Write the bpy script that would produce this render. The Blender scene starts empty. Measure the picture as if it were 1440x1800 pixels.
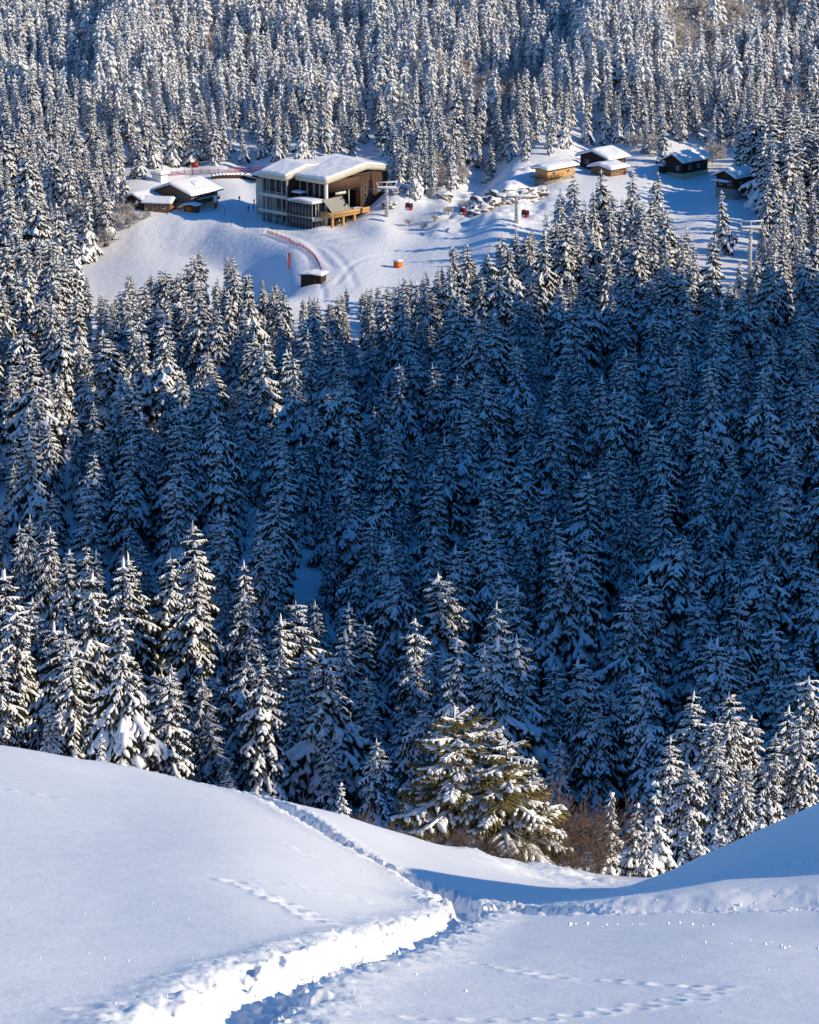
import bpy, math
import numpy as np
from mathutils import Vector, Matrix

# ------------------------------------------------------------------ camera, sky, sun
SC = bpy.context.scene
W0, H0, FPX = 1440.0, 1800.0, 5123.0          # photograph frame and focal length in its pixels
PITCH = math.radians(-16.0)
cam_d = bpy.data.cameras.new('camera')
cam_d.sensor_fit = 'HORIZONTAL'
cam_d.sensor_width = 36.0
cam_d.lens = 36.0 * FPX / W0
cam_d.clip_start = 0.5
cam_d.clip_end = 6000.0
cam = bpy.data.objects.new('camera', cam_d)
SC.collection.objects.link(cam)
cam.location = (0, 0, 0)
cam.rotation_euler = (math.pi / 2 + PITCH, 0, 0)
SC.camera = cam

SUN_EL = math.radians(25.0)
SUN_AZ = math.radians(72.0)                    # from straight behind the camera towards the right
SX, SY = math.sin(SUN_AZ), -math.cos(SUN_AZ)   # horizontal direction towards the sun
TEL = math.tan(SUN_EL)
world = bpy.data.worlds.new('World')
SC.world = world
world.use_nodes = True
nt = world.node_tree
bg = nt.nodes['Background']
sky = nt.nodes.new('ShaderNodeTexSky')
sky.sky_type = 'NISHITA'
sky.sun_disc = False
sky.sun_elevation = SUN_EL
sky.sun_rotation = math.atan2(SX, SY)
sky.altitude = 1500
sky.air_density = 1.0
sky.dust_density = 0.2
sky.ozone_density = 6.0
hs = nt.nodes.new('ShaderNodeHueSaturation')          # a deep clear winter sky
hs.inputs['Saturation'].default_value = 1.19
nt.links.new(sky.outputs[0], hs.inputs['Color'])
nt.links.new(hs.outputs[0], bg.inputs[0])
bg.inputs[1].default_value = 0.15
sun_d = bpy.data.lights.new('sun', 'SUN')
sun_d.energy = 4.4
sun_d.angle = math.radians(0.5)
sun_d.color = (1.0, 0.85, 0.60)
sun = bpy.data.objects.new('sun', sun_d)
SC.collection.objects.link(sun)
sun.rotation_euler = Vector((-SX * math.cos(SUN_EL), -SY * math.cos(SUN_EL), -math.sin(SUN_EL))).to_track_quat('-Z', 'Y').to_euler()
SC.view_settings.view_transform = 'Standard'
SC.view_settings.look = 'None'
SC.view_settings.gamma = 1.0
SC.view_settings.use_curve_mapping = False
SC.view_settings.exposure = 0.2
SC.render.engine = 'CYCLES'
SC.cycles.max_bounces = 6
SC.cycles.diffuse_bounces = 3
SC.cycles.glossy_bounces = 2

# ------------------------------------------------------------------ helpers
RNG = np.random.default_rng(11)
CP, SP = math.cos(PITCH), math.sin(PITCH)
COL = SC.collection.objects

def ray(c, r):
    """slopes (x/y, z/y) of the line of sight through a pixel of the photograph"""
    dx = (np.asarray(c, float) - W0 / 2) / FPX
    dy = (H0 / 2 - np.asarray(r, float)) / FPX
    yy = CP - dy * SP
    return dx / yy, (SP + dy * CP) / yy

def proj(x, y, z):
    """world point to pixel of the photograph"""
    f = y * CP + z * SP
    u = -y * SP + z * CP
    return W0 / 2 + FPX * x / f, H0 / 2 - FPX * u / f

def link(name, data, parent=None, label=None, cat=None, group=None, kind=None):
    o = bpy.data.objects.new(name, data)
    COL.link(o)
    if parent is not None:
        o.parent = parent
    if label: o['label'] = label
    if cat: o['category'] = cat
    if group: o['group'] = group
    if kind: o['kind'] = kind
    return o

def mesh_np(name, V, F, mats, midx=None, smooth=False):
    """mesh from numpy arrays; F is a list of (n,3) / (n,4) index arrays"""
    me = bpy.data.meshes.new(name)
    V = np.asarray(V, np.float32)
    if not isinstance(F, (list, tuple)): F = [F]
    F = [np.asarray(f, np.int32) for f in F if len(f)]
    tot = np.concatenate([np.full(len(f), f.shape[1], np.int32) for f in F])
    loops = np.concatenate([f.ravel() for f in F])
    me.vertices.add(len(V)); me.vertices.foreach_set('co', V.ravel())
    me.loops.add(len(loops)); me.loops.foreach_set('vertex_index', loops)
    me.polygons.add(len(tot))
    st = np.zeros(len(tot), np.int32); st[1:] = np.cumsum(tot)[:-1]
    me.polygons.foreach_set('loop_start', st)
    if midx is not None: me.polygons.foreach_set('material_index', np.asarray(midx, np.int32))
    if smooth: me.polygons.foreach_set('use_smooth', np.ones(len(tot), bool))
    for m in mats: me.materials.append(m)
    me.update(calc_edges=True)
    me.validate()
    return me

def sstep(e0, e1, x):
    t = np.clip((x - e0) / (e1 - e0), 0, 1)
    return t * t * (3 - 2 * t)

_P = np.random.default_rng(5).random((256, 256))
def vnoise(x, y):
    xi = np.floor(x).astype(int); yi = np.floor(y).astype(int)
    fx = x - xi; fy = y - yi
    fx = fx * fx * (3 - 2 * fx); fy = fy * fy * (3 - 2 * fy)
    a = _P[xi & 255, yi & 255]; b = _P[(xi + 1) & 255, yi & 255]
    c = _P[xi & 255, (yi + 1) & 255]; d = _P[(xi + 1) & 255, (yi + 1) & 255]
    return (a + (b - a) * fx) * (1 - fy) + (c + (d - c) * fx) * fy - 0.5

def fbm(x, y, octv=4, gain=0.5):
    s = 0; a = 1.0
    for k in range(octv):
        s = s + a * vnoise(x * 2 ** k + 17.3 * k, y * 2 ** k - 9.1 * k); a *= gain
    return s

# ------------------------------------------------------------------ materials
def principled(name, col, rough=0.8, spec=0.2, var=0.0, scale=5.0, col2=None, bump=0.0, bscale=20.0, metal=0.0, coord='Object', stretch=None):
    m = bpy.data.materials.new(name)
    m.use_nodes = True
    n = m.node_tree.nodes; l = m.node_tree.links
    b = n['Principled BSDF']
    b.inputs['Base Color'].default_value = (*col, 1)
    b.inputs['Roughness'].default_value = rough
    b.inputs['Specular IOR Level'].default_value = spec
    b.inputs['Metallic'].default_value = metal
    if col2 is not None or bump:
        tc = n.new('ShaderNodeTexCoord')
        src = tc.outputs[coord]
        if stretch:
            mp = n.new('ShaderNodeMapping'); mp.inputs['Scale'].default_value = stretch
            l.new(src, mp.inputs[0]); src = mp.outputs[0]
    if col2 is not None:
        t = n.new('ShaderNodeTexNoise'); t.inputs['Scale'].default_value = scale; t.inputs['Detail'].default_value = 5
        l.new(src, t.inputs['Vector'])
        r = n.new('ShaderNodeValToRGB')
        r.color_ramp.elements[0].position = 0.35; r.color_ramp.elements[1].position = 0.65
        r.color_ramp.elements[0].color = (*col, 1); r.color_ramp.elements[1].color = (*col2, 1)
        l.new(t.outputs[0], r.inputs[0]); l.new(r.outputs[0], b.inputs['Base Color'])
    if bump:
        t2 = n.new('ShaderNodeTexNoise'); t2.inputs['Scale'].default_value = bscale; t2.inputs['Detail'].default_value = 7; t2.inputs['Roughness'].default_value = 0.6
        l.new(src, t2.inputs['Vector'])
        bp = n.new('ShaderNodeBump'); bp.inputs['Strength'].default_value = 1.0; bp.inputs['Distance'].default_value = bump
        l.new(t2.outputs[0], bp.inputs['Height']); l.new(bp.outputs[0], b.inputs['Normal'])
    return m

M = {}
M['snow'] = principled('snow', (0.86, 0.87, 0.89), 0.75, 0.25, bump=0.22, bscale=0.55)
M['roof_snow'] = principled('roof_snow', (0.86, 0.87, 0.89), 0.75, 0.25, bump=0.05, bscale=1.6)
M['snow_fine'] = principled('snow_fine', (0.86, 0.87, 0.89), 0.6, 0.3, bump=0.012, bscale=14.0)
M['tree_snow'] = principled('tree_snow', (0.86, 0.86, 0.87), 0.8, 0.2)
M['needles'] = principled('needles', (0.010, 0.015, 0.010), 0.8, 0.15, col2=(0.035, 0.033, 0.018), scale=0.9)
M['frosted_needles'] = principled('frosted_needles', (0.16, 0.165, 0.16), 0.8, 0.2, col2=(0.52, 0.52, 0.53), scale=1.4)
M['fir_needles'] = principled('fir_needles', (0.09, 0.085, 0.025), 0.6, 0.3, col2=(0.22, 0.165, 0.06), scale=1.5)
M['bark'] = principled('bark', (0.05, 0.035, 0.025), 0.9, 0.1, col2=(0.10, 0.07, 0.05), scale=6, bump=0.01)
M['twig'] = principled('twig', (0.10, 0.07, 0.055), 0.9, 0.1, col2=(0.20, 0.14, 0.11), scale=3)
M['rime_twig'] = principled('rime_twig', (0.78, 0.77, 0.77), 0.85, 0.1, col2=(0.30, 0.23, 0.19), scale=1.6)
M['rock'] = principled('rock', (0.10, 0.085, 0.07), 0.9, 0.2, col2=(0.24, 0.20, 0.165), scale=1.2, bump=0.08, bscale=4)

def snowy_rock():
    m = principled('snowy_rock', (0.10, 0.085, 0.07), 0.9, 0.2, bump=0.15, bscale=1.6)
    n = m.node_tree.nodes; l = m.node_tree.links
    g = n.new('ShaderNodeNewGeometry'); sx = n.new('ShaderNodeSeparateXYZ'); l.new(g.outputs['True Normal'], sx.inputs[0])
    no = n.new('ShaderNodeTexNoise'); no.inputs['Scale'].default_value = 0.9; no.inputs['Detail'].default_value = 5
    tc = n.new('ShaderNodeTexCoord'); l.new(tc.outputs['Object'], no.inputs['Vector'])
    ad = n.new('ShaderNodeMath'); ad.operation = 'MULTIPLY_ADD'; ad.inputs[1].default_value = 0.9; l.new(no.outputs[0], ad.inputs[0]); l.new(sx.outputs[2], ad.inputs[2])
    mr = n.new('ShaderNodeMapRange'); mr.inputs[1].default_value = 0.66; mr.inputs[2].default_value = 0.78; l.new(ad.outputs[0], mr.inputs[0])
    rk = n.new('ShaderNodeValToRGB'); rk.color_ramp.elements[0].color = (0.06, 0.05, 0.042, 1); rk.color_ramp.elements[1].color = (0.24, 0.19, 0.15, 1); l.new(no.outputs[0], rk.inputs[0])
    mx = n.new('ShaderNodeMixRGB'); l.new(mr.outputs[0], mx.inputs[0]); l.new(rk.outputs[0], mx.inputs[1]); mx.inputs[2].default_value = (0.86, 0.87, 0.89, 1)
    l.new(mx.outputs[0], n['Principled BSDF'].inputs['Base Color'])
    return m
M['snowy_rock'] = snowy_rock()

# ------------------------------------------------------------------ terrain
CTRL = []     # (x/y, ln y, z/y)
def cp(c, r, y):
    a, s = ray(c, r); CTRL.append((float(a), math.log(y), float(s)))
def cz(c, y, z):
    a, _ = ray(c, 900); CTRL.append((float(a), math.log(y), z / y))
for c, pts in {
    -500: [(1790, 15), (1600, 25), (1400, 48), (1290, 74), (1262, 92), (1290, 118), (1350, 150)],
    0:    [(1800, 16.6), (1700, 21), (1600, 28.5), (1500, 39.5), (1400, 56), (1332, 75), (1311, 87), (1322, 100), (1362, 116), (1400, 150), (1430, 220)],
    215:  [(1800, 17.3), (1600, 30.5), (1450, 52), (1365, 80), (1347, 90), (1362, 103), (1410, 125)],
    430:  [(1800, 18), (1700, 23.5), (1600, 32), (1500, 46), (1440, 62), (1406, 80), (1395, 90), (1415, 104), (1462, 126), (1480, 150), (1470, 220)],
    600:  [(1800, 18.2), (1600, 38), (1520, 54), (1450, 82), (1433, 92), (1450, 106), (1495, 126)],
    720:  [(1800, 18.5), (1700, 25), (1640, 35), (1600, 45), (1545, 64), (1490, 88), (1470, 98), (1484, 110), (1515, 128), (1520, 150), (1500, 220)],
    850:  [(1800, 19), (1700, 26), (1640, 36), (1606, 47), (1578, 62), (1525, 92), (1503, 108), (1508, 124), (1505, 150)],
    960:  [(1800, 19.2), (1700, 26.5), (1640, 36), (1607, 46), (1588, 57), (1572, 72), (1548, 102), (1528, 124), (1520, 150)],
    1030: [(1700, 26.8), (1640, 36), (1606, 45.5), (1590, 50), (1577, 57), (1579, 68), (1560, 100), (1540, 130)],
    1130: [(1800, 19.5), (1700, 27), (1640, 35.5), (1606, 44.5), (1582, 49), (1560, 57), (1548, 64), (1560, 78), (1560, 105), (1545, 140), (1530, 190)],
    1250: [(1800, 19.5), (1700, 27), (1640, 35), (1606, 44), (1574, 48), (1540, 55), (1510, 64), (1498, 70), (1512, 82), (1535, 115), (1530, 150)],
    1440: [(1800, 20), (1700, 28), (1640, 36), (1602, 44), (1562, 48), (1502, 56), (1440, 66), (1420, 73), (1442, 86), (1490, 110), (1520, 150), (1505, 220)],
    1940: [(1780, 20), (1655, 33), (1580, 42), (1500, 48), (1400, 56), (1290, 66), (1262, 76), (1300, 95), (1440, 150)],  # ground beyond the right edge, raised to shade the dip
}.items():
    for r, y in pts: cp(c, r, y)
for c in (-500, 0, 430, 850, 1250, 1440, 1940):
    cz(c, 275, -114 + (6 if c < 300 else 0)); cz(c, 325, -134); cz(c, 360, -142)
    cz(c, 400, -144); cz(c, 470, -142.5 if c != 850 else -147); cz(c, 540, -142); cz(c, 610, -144)
for c in (-500, 0, 200, 430, 640, 850):
    cz(c, 670, -147)
    cz(c, 850, -145); cz(c, 880, -144); cz(c, 910, -135); cz(c, 950, -119); cz(c, 1000, -101); cz(c, 1100, -62); cz(c, 1300, 15)
for c in (1040, 1250, 1440, 1940):
    cz(c, 670, -146); cz(c, 850, -139); cz(c, 885, -137); cz(c, 910, -131); cz(c, 950, -117); cz(c, 1000, -99); cz(c, 1100, -60); cz(c, 1300, 18)
# the plateau with the lodge and the piste, the bank below it, the knoll on the right
for c, r, y in [(463, 388, 800), (400, 350, 832), (320, 372, 808), (240, 372, 808), (400, 376, 806), (470, 400, 790), (560, 402, 784), (330, 312, 872), (440, 312, 872),
                (540, 425, 770), (600, 470, 736), (690, 468, 738), (640, 500, 715), (760, 455, 742), (700, 430, 764), (690, 395, 788), (640, 385, 795),
                (60, 380, 800),
                (740, 350, 815), (800, 330, 830), (860, 345, 806), (900, 300, 828), (930, 335, 812), (985, 326, 812), (870, 385, 768), (940, 400, 764), (820, 410, 765),
                (1050, 312, 826), (1065, 292, 850), (1140, 340, 812), (1215, 316, 838), (1300, 352, 806), (1180, 400, 775), (1230, 435, 748), (1310, 440, 745), (1400, 400, 780)]:
    cp(c, r, y)
for c, r, y in [(280, 376, 806), (360, 380, 803), (430, 393, 796), (500, 414, 780), (555, 450, 754), (580, 500, 716)]:
    cp(c, r, y)
for c, y, z in [(100, 790, -146), (100, 740, -146), (250, 770, -145), (250, 720, -146), (400, 770, -145), (400, 720, -146), (520, 740, -145), (520, 700, -146)]:
    cz(c, y, z)
_C = np.array(CTRL)
AS = 9.0
def poly_dist(x, y, P):
    """distance to a polyline, side sign (+ left of travel) and position 0..1 along it"""
    best = np.full(x.shape, 1e9); sgn = np.zeros(x.shape); tt = np.zeros(x.shape)
    seg = np.r_[0, np.cumsum(np.hypot(*np.diff(P, axis=0).T))]
    for i in range(len(P) - 1):
        d = P[i + 1] - P[i]; L2 = d @ d + 1e-9
        t = np.clip(((x - P[i, 0]) * d[0] + (y - P[i, 1]) * d[1]) / L2, 0, 1)
        ex = x - P[i, 0] - t * d[0]; ey = y - P[i, 1] - t * d[1]
        dd = ex * ex + ey * ey
        m = dd < best
        best[m] = dd[m]; sgn[m] = np.sign(d[0] * ey - d[1] * ex)[m]; tt[m] = ((seg[i] + t * math.sqrt(L2)) / seg[-1])[m]
    return np.sqrt(best), sgn, tt

EDGE = np.array([(lambda a, q: (a * -145.0 / q, -145.0 / q))(*map(float, ray(c, r))) for c, r in
                 [(60, 374), (120, 373), (180, 373), (240, 374), (280, 376), (320, 378), (360, 381), (400, 386), (435, 395), (470, 407), (495, 415), (520, 425), (538, 436), (552, 448), (561, 461), (566, 475), (570, 492), (573, 515)]])
def bank(x, y):
    """the slope that falls from the edge of the plateau towards the forest"""
    z = np.zeros(x.shape)
    k = np.nonzero((y > 690) & (y < 860) & (x < 0) & (x > -140))[0]
    if len(k):
        d, sg, t = poly_dist(x[k], y[k], EDGE)
        z[k] = np.where(sg < 0, -8.5 * sstep(-1.0, 19.0, d) * sstep(690, 725, y[k]) * sstep(-118, -100, x[k]), 0) - 0.35 * np.exp(-(d / 1.2) ** 2) * (sg < 0)
    return z
def _U(d2): return 0.5 * d2 * np.log(d2 + 1e-12)
_cx = _C[:, 0] * AS; _cw = _C[:, 1] * 1.6
_n = len(_C)
_K = _U((_cx[:, None] - _cx[None]) ** 2 + (_cw[:, None] - _cw[None]) ** 2) + np.eye(_n) * 6e-4
_Q = np.c_[np.ones(_n), _cx, _cw]
_A = np.block([[_K, _Q], [_Q.T, np.zeros((3, 3))]])
_sol = np.linalg.solve(_A, np.r_[_C[:, 2], 0, 0, 0])
def base_s(a, w):
    a = np.asarray(a, float).ravel(); w = np.asarray(w, float).ravel()
    a0 = a; a = np.clip(a, -0.3, 0.3)
    out = np.empty(len(a))
    for i in range(0, len(a), 60000):
        ax = a[i:i + 60000] * AS; ww = w[i:i + 60000] * 1.6
        d2 = (ax[:, None] - _cx[None]) ** 2 + (ww[:, None] - _cw[None]) ** 2
        out[i:i + 60000] = _U(d2) @ _sol[:_n] + _sol[_n] + _sol[_n + 1] * ax + _sol[_n + 2] * ww
    ya = np.exp(np.asarray(w, float).ravel())
    xa = a0 * ya
    # unseen swell added beyond the mound to cast a shadow over the dip
    swell = 3.95 * np.exp(-((xa - 18.0) / 4.6) ** 2 - ((ya - 55.0) / 17.0) ** 2)
    return out + (bank(xa, ya) + swell) / ya
def base_z(x, y):
    sh = np.shape(y)
    y = np.asarray(y, float)
    return (base_s(np.asarray(x, float) / y, np.log(y)) * y.ravel()).reshape(sh)

def hit(c, r, y0=13.0, y1=1250.0, n=900):
    """first point of the base terrain on a line of sight"""
    a, s = ray(c, r)
    ys = np.exp(np.linspace(math.log(y0), math.log(y1), n))
    t = base_s(np.full(n, a), np.log(ys))
    k = np.nonzero(t >= s)[0]
    i = int(k[0]) if len(k) else n - 1
    y = ys[i]
    return float(a * y), float(y), float(s * y)

def polyline_world(px, **kw):
    P = np.array([hit(c, r, **kw)[:2] for c, r in px])
    # resample densely with a Catmull-Rom spline
    out = []
    Q = np.vstack([2 * P[0] - P[1], P, 2 * P[-1] - P[-2]])
    for i in range(1, len(Q) - 2):
        for t in np.linspace(0, 1, 14, endpoint=False):
            a, b, c, d = Q[i - 1], Q[i], Q[i + 1], Q[i + 2]
            out.append(0.5 * (2 * b + (c - a) * t + (2 * a - 5 * b + 4 * c - d) * t * t + (3 * b - a - 3 * c + d) * t ** 3))
    out.append(P[-1])
    return np.array(out)

TRENCH_A = polyline_world([(310, 1860), (400, 1795), (475, 1735), (545, 1700), (620, 1677), (690, 1657), (755, 1637), (808, 1614), (835, 1601)])
TRENCH_B = polyline_world([(835, 1602), (800, 1582), (745, 1558), (690, 1532), (640, 1505), (590, 1475), (540, 1442), (505, 1421)], y1=96)
_d = TRENCH_B[-1] - TRENCH_B[-12]; _d /= np.hypot(*_d)
TRENCH_B = np.vstack([TRENCH_B] + [TRENCH_B[-1] + _d * k + np.array([-0.02, 0]) * k * k for k in range(1, 26)])
TRENCH_C = polyline_world([(835, 1602), (875, 1597), (915, 1600), (960, 1606)])
PATH_R = polyline_world([(915, 1606), (980, 1606), (1080, 1602), (1180, 1598), (1300, 1594), (1440, 1590), (1600, 1580)])

def tracks_dots():
    out = []
    def line(px, step, size, depth):
        P = polyline_world(px)
        L = np.r_[0, np.cumsum(np.hypot(*np.diff(P, axis=0).T))]
        k = 0; s = 0.0
        while s < L[-1]:
            x = np.interp(s, L, P[:, 0]); y = np.interp(s, L, P[:, 1])
            i = min(np.searchsorted(L, s), len(P) - 1); d = P[i] - P[max(i - 1, 0)]; d = d / (np.hypot(*d) + 1e-9)
            o = (0.05 if k % 2 else -0.05) * size / 0.12
            out.append((x - d[1] * o, y + d[0] * o, size * (0.8 + 0.5 * RNG.random()), depth * (0.7 + 0.6 * RNG.random())))
            s += step * (0.7 + 0.6 * RNG.random()); k += 1
    line([(730, 1680), (830, 1692), (900, 1703), (980, 1716), (1080, 1722), (1180, 1732), (1255, 1734), (1225, 1752), (1130, 1768), (1050, 1780), (950, 1790), (820, 1793), (700, 1792)], 0.42, 0.09, 0.022)
    line([(412, 1553), (450, 1568), (490, 1585), (530, 1605), (565, 1625)], 0.45, 0.12, 0.045)
    line([(420, 1550), (470, 1556), (530, 1562), (600, 1576), (660, 1588)], 1.0, 0.11, 0.02)
    line([(150, 1780), (230, 1778), (290, 1780)], 0.4, 0.11, 0.03)
    line([(0, 1388), (40, 1394), (90, 1402)], 1.2, 0.22, 0.04)
    line([(285, 1362), (330, 1374), (380, 1382)], 1.2, 0.22, 0.04)
    line([(505, 1486), (530, 1496)], 0.4, 0.13, 0.04)
    return np.array(out)
DOTS = tracks_dots()
# small rises and drifts away from the foreground: (pixel column, row, radius along view, radius across, height)
BUMPS = []
for c, r, ry, rx, h in [(690, 379, 9, 7, 5.0), (650, 398, 11, 5.5, 1.5), (690, 422, 10, 6, 1.3), (672, 412, 9, 4, 1.0), (572, 412, 2.0, 5, 0.9), (585, 418, 1.6, 5, 0.8), (560, 406, 2, 4, 0.9), (600, 424, 1.4, 4, .6),
                        (735, 372, 9, 8, 2.5), (770, 385, 8, 7, 1.6), (860, 352, 6, 6, 1.0), (700, 372, 7, 5, 2.5), (925, 345, 5, 4, 1.2), (965, 345, 4, 4, 1.2),
                        (545, 1052, 4, 5, 2.2), (440, 985, 7, 6, 1.0), (1090, 380, 9, 6, 2), (1225, 400, 8, 7, 1.4)]:
    x, y, z = hit(c, r, y0=330)
    BUMPS.append((x, y, rx, ry, h))

SKI_TRACKS = [polyline_world(p, y0=690) for p in ([(470, 404), (530, 420), (580, 440), (610, 470), (625, 505)], [(480, 403), (560, 424), (640, 436), (760, 440)], [(590, 500), (620, 465), (680, 448), (760, 436)], [(420, 390), (480, 403), (545, 428), (585, 470)], [(600, 455), (660, 462), (760, 462)])]

def ground_z(x, y, detail=True):
    x = np.asarray(x, float); y = np.asarray(y, float)
    z = base_z(x, y)
    far = sstep(120, 200, y)
    z = z + far * 1.1 * fbm(x / 26.0, y / 26.0, 3) * (1 - 0.85 * sstep(700, 720, y) * (1 - sstep(885, 900, y))) + (0.05 * fbm(x / 4.1, y / 7.0, 2) + 0.010 * fbm(x * 2.3, y * 1.1 + 7, 3) ) * (1 - far)
    kn = sstep(4, 10, x) * (1 - sstep(34, 42, x)) * sstep(758, 772, y) * (1 - sstep(838, 850, y))
    z = z + kn * (2.6 * fbm(x / 7.0, y / 9.0, 3, 0.6) + 0.5)
    for bx, by, rx, ry, h in BUMPS:
        q = ((x - bx) / rx) ** 2 + ((y - by) / ry) ** 2
        z = z + h * np.exp(-q) * (q < 9)
    hs_ = sstep(898, 925, y)
    for x0, sl, h in ((57.0, 0.22, 13.0), (-94.0, 0.10, 11.0), (4.0, -0.12, 6.0)):      # spurs running up the far hillside
        d = x - x0 - sl * (y - 915)
        z = z + hs_ * h * np.exp(-(d / np.where(d < 0, 8.0, 24.0)) ** 2)
    k = np.nonzero((y > 700) & (y < 812) & (x > -60) & (x < 30))[0] if z.ndim == 1 else []
    if len(k):
        z = z.copy()
        for P in SKI_TRACKS:
            d, sg, t = poly_dist(x[k], y[k], P)
            z[k] -= 0.16 * np.exp(-(d / 0.7) ** 2) - 0.09 * np.exp(-((d - 1.5) / 0.7) ** 2)
    if detail:
        m = y < 135
        if m.any():
            z = z.copy(); xm = x[m]; ym = y[m]; dz = np.zeros(len(xm))
            rough = fbm(xm * 1.7, ym * 1.1, 3, 0.55)
            rough2 = fbm(xm * 5.5 + 31, ym * 3.2, 3, 0.55)
            for P, wid, dep, bank in ((TRENCH_A, 0.38, 0.29, 0.075), (TRENCH_B, 0.5, 0.42, 0.09), (TRENCH_C, 0.7, 0.55, 0.07)):
                k = np.nonzero((xm > P[:, 0].min() - 4) & (xm < P[:, 0].max() + 4) & (ym > P[:, 1].min() - 4) & (ym < P[:, 1].max() + 4))[0]
                d, sg, t = poly_dist(xm[k], ym[k], P)
                d2 = d + 0.18 * rough[k] + 0.17 * rough2[k]
                dz[k] -= dep * (1 - sstep(wid * 0.45, wid * 1.2, d2)) * (0.95 + 0.40 * rough2[k])
                berm = np.exp(-((d2 - wid * 1.7) / (wid * 0.8)) ** 2)
                dz[k] += berm * bank * (0.6 + 0.9 * np.clip(rough2[k] + 0.1, 0, 1) + 0.5 * rough[k])
            # the cut and trampled path below the mound on the right
            k = np.nonzero((xm > 1.2) & (ym > 34) & (ym < 60))[0]
            d, sg, t = poly_dist(xm[k], ym[k], PATH_R)
            fade = sstep(0.0, 0.10, t)
            side = sg * d
            dz[k] += -0.12 * np.exp(-((side - 0.1) / 0.9) ** 2) * (0.4 + 0.6 * fade)
            dz[k] += np.exp(-((side + 0.4) / 0.9) ** 2) * np.clip(rough2[k] + 0.05 + 0.4 * rough[k], 0, 1) * 0.10
            dz[k] += 0.16 * sstep(0.4, 2.2, side + 0.5 * rough[k]) * (1 - sstep(2, 9, side)) * fade
            k = np.nonzero((xm > 1) & (ym > 47) & (ym < 75))[0]
            d, sg, t = poly_dist(xm[k], ym[k], PATH_R)
            dz[k] += np.exp(-((sg * d - 8.5 - 2 * rough[k]) / 1.2) ** 2) * np.clip(rough2[k], 0, 1) * 0.06
            # bumpy disturbed snow behind the notch
            nb = np.exp(-((ym - 118) / 16) ** 2) * sstep(0.5, 2.5, xm) * (1 - sstep(8, 11, xm))
            dz += nb * (0.9 * fbm(xm / 2.2, ym / 4.0, 2, 0.5) + 0.12 * rough2)
            # footprints of an animal and small crumbs
            for fx, fy, sz, dep in DOTS:
                k = np.nonzero((np.abs(xm - fx) < 3 * sz) & (np.abs(ym - fy) < 5 * sz))[0]
                if len(k):
                    q = ((xm[k] - fx) / sz) ** 2 + ((ym[k] - fy) / (1.5 * sz)) ** 2
                    dz[k] += -dep * np.exp(-q * 1.6) + 0.45 * dep * np.exp(-((np.sqrt(q) - 1.5) / 0.45) ** 2)
            z[m] += dz
    return z

def grid_mesh(name, acols, ys, mat, kind='structure'):
    A, Y = np.meshgrid(acols, ys)
    X = A * Y
    Z = ground_z(X.ravel(), Y.ravel()).reshape(X.shape)
    V = np.c_[X.ravel(), Y.ravel(), Z.ravel()]
    nr, nc = X.shape
    i = (np.arange(nr - 1)[:, None] * nc + np.arange(nc - 1)[None]).ravel()
    F = np.c_[i, i + 1, i + nc + 1, i + nc]
    return link(name, mesh_np(name, V, F, [mat], smooth=True), kind=kind)

def spread(half, n, outer, m):
    core = np.linspace(-half, half, n)
    wing = half + (outer - half) * np.linspace(0, 1, m + 1)[1:] ** 1.6
    return np.r_[-wing[::-1], core, wing]
ys_near = np.exp(np.linspace(math.log(12.5), math.log(100), 620))
o = grid_mesh('snow_slope', spread(0.152, 820, 0.55, 24), ys_near, M['snow_fine'])
o['label'] = 'smooth pale snow slope in the foreground with a trodden trench'
ys_far = np.r_[np.exp(np.linspace(math.log(100), math.log(160), 90)), np.exp(np.linspace(math.log(160), math.log(690), 130))[1:],
               np.arange(691.5, 890, 1.5), np.exp(np.linspace(math.log(892), math.log(1290), 60))]
o = grid_mesh('valley_ground', spread(0.155, 320, 0.6, 24), ys_far, M['snow'])
o['label'] = 'snow-covered valley floor, plateau and hillside under the forest'

# ------------------------------------------------------------------ unseen spur on the right, shaped so its shadow fills the valley
UX, UY = -SY, SX              # horizontal, across the sunlight, pointing away from the camera
def uv(x, y, z):
    return UX * x + UY * y, z - TEL * (SX * x + SY * y)
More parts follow.
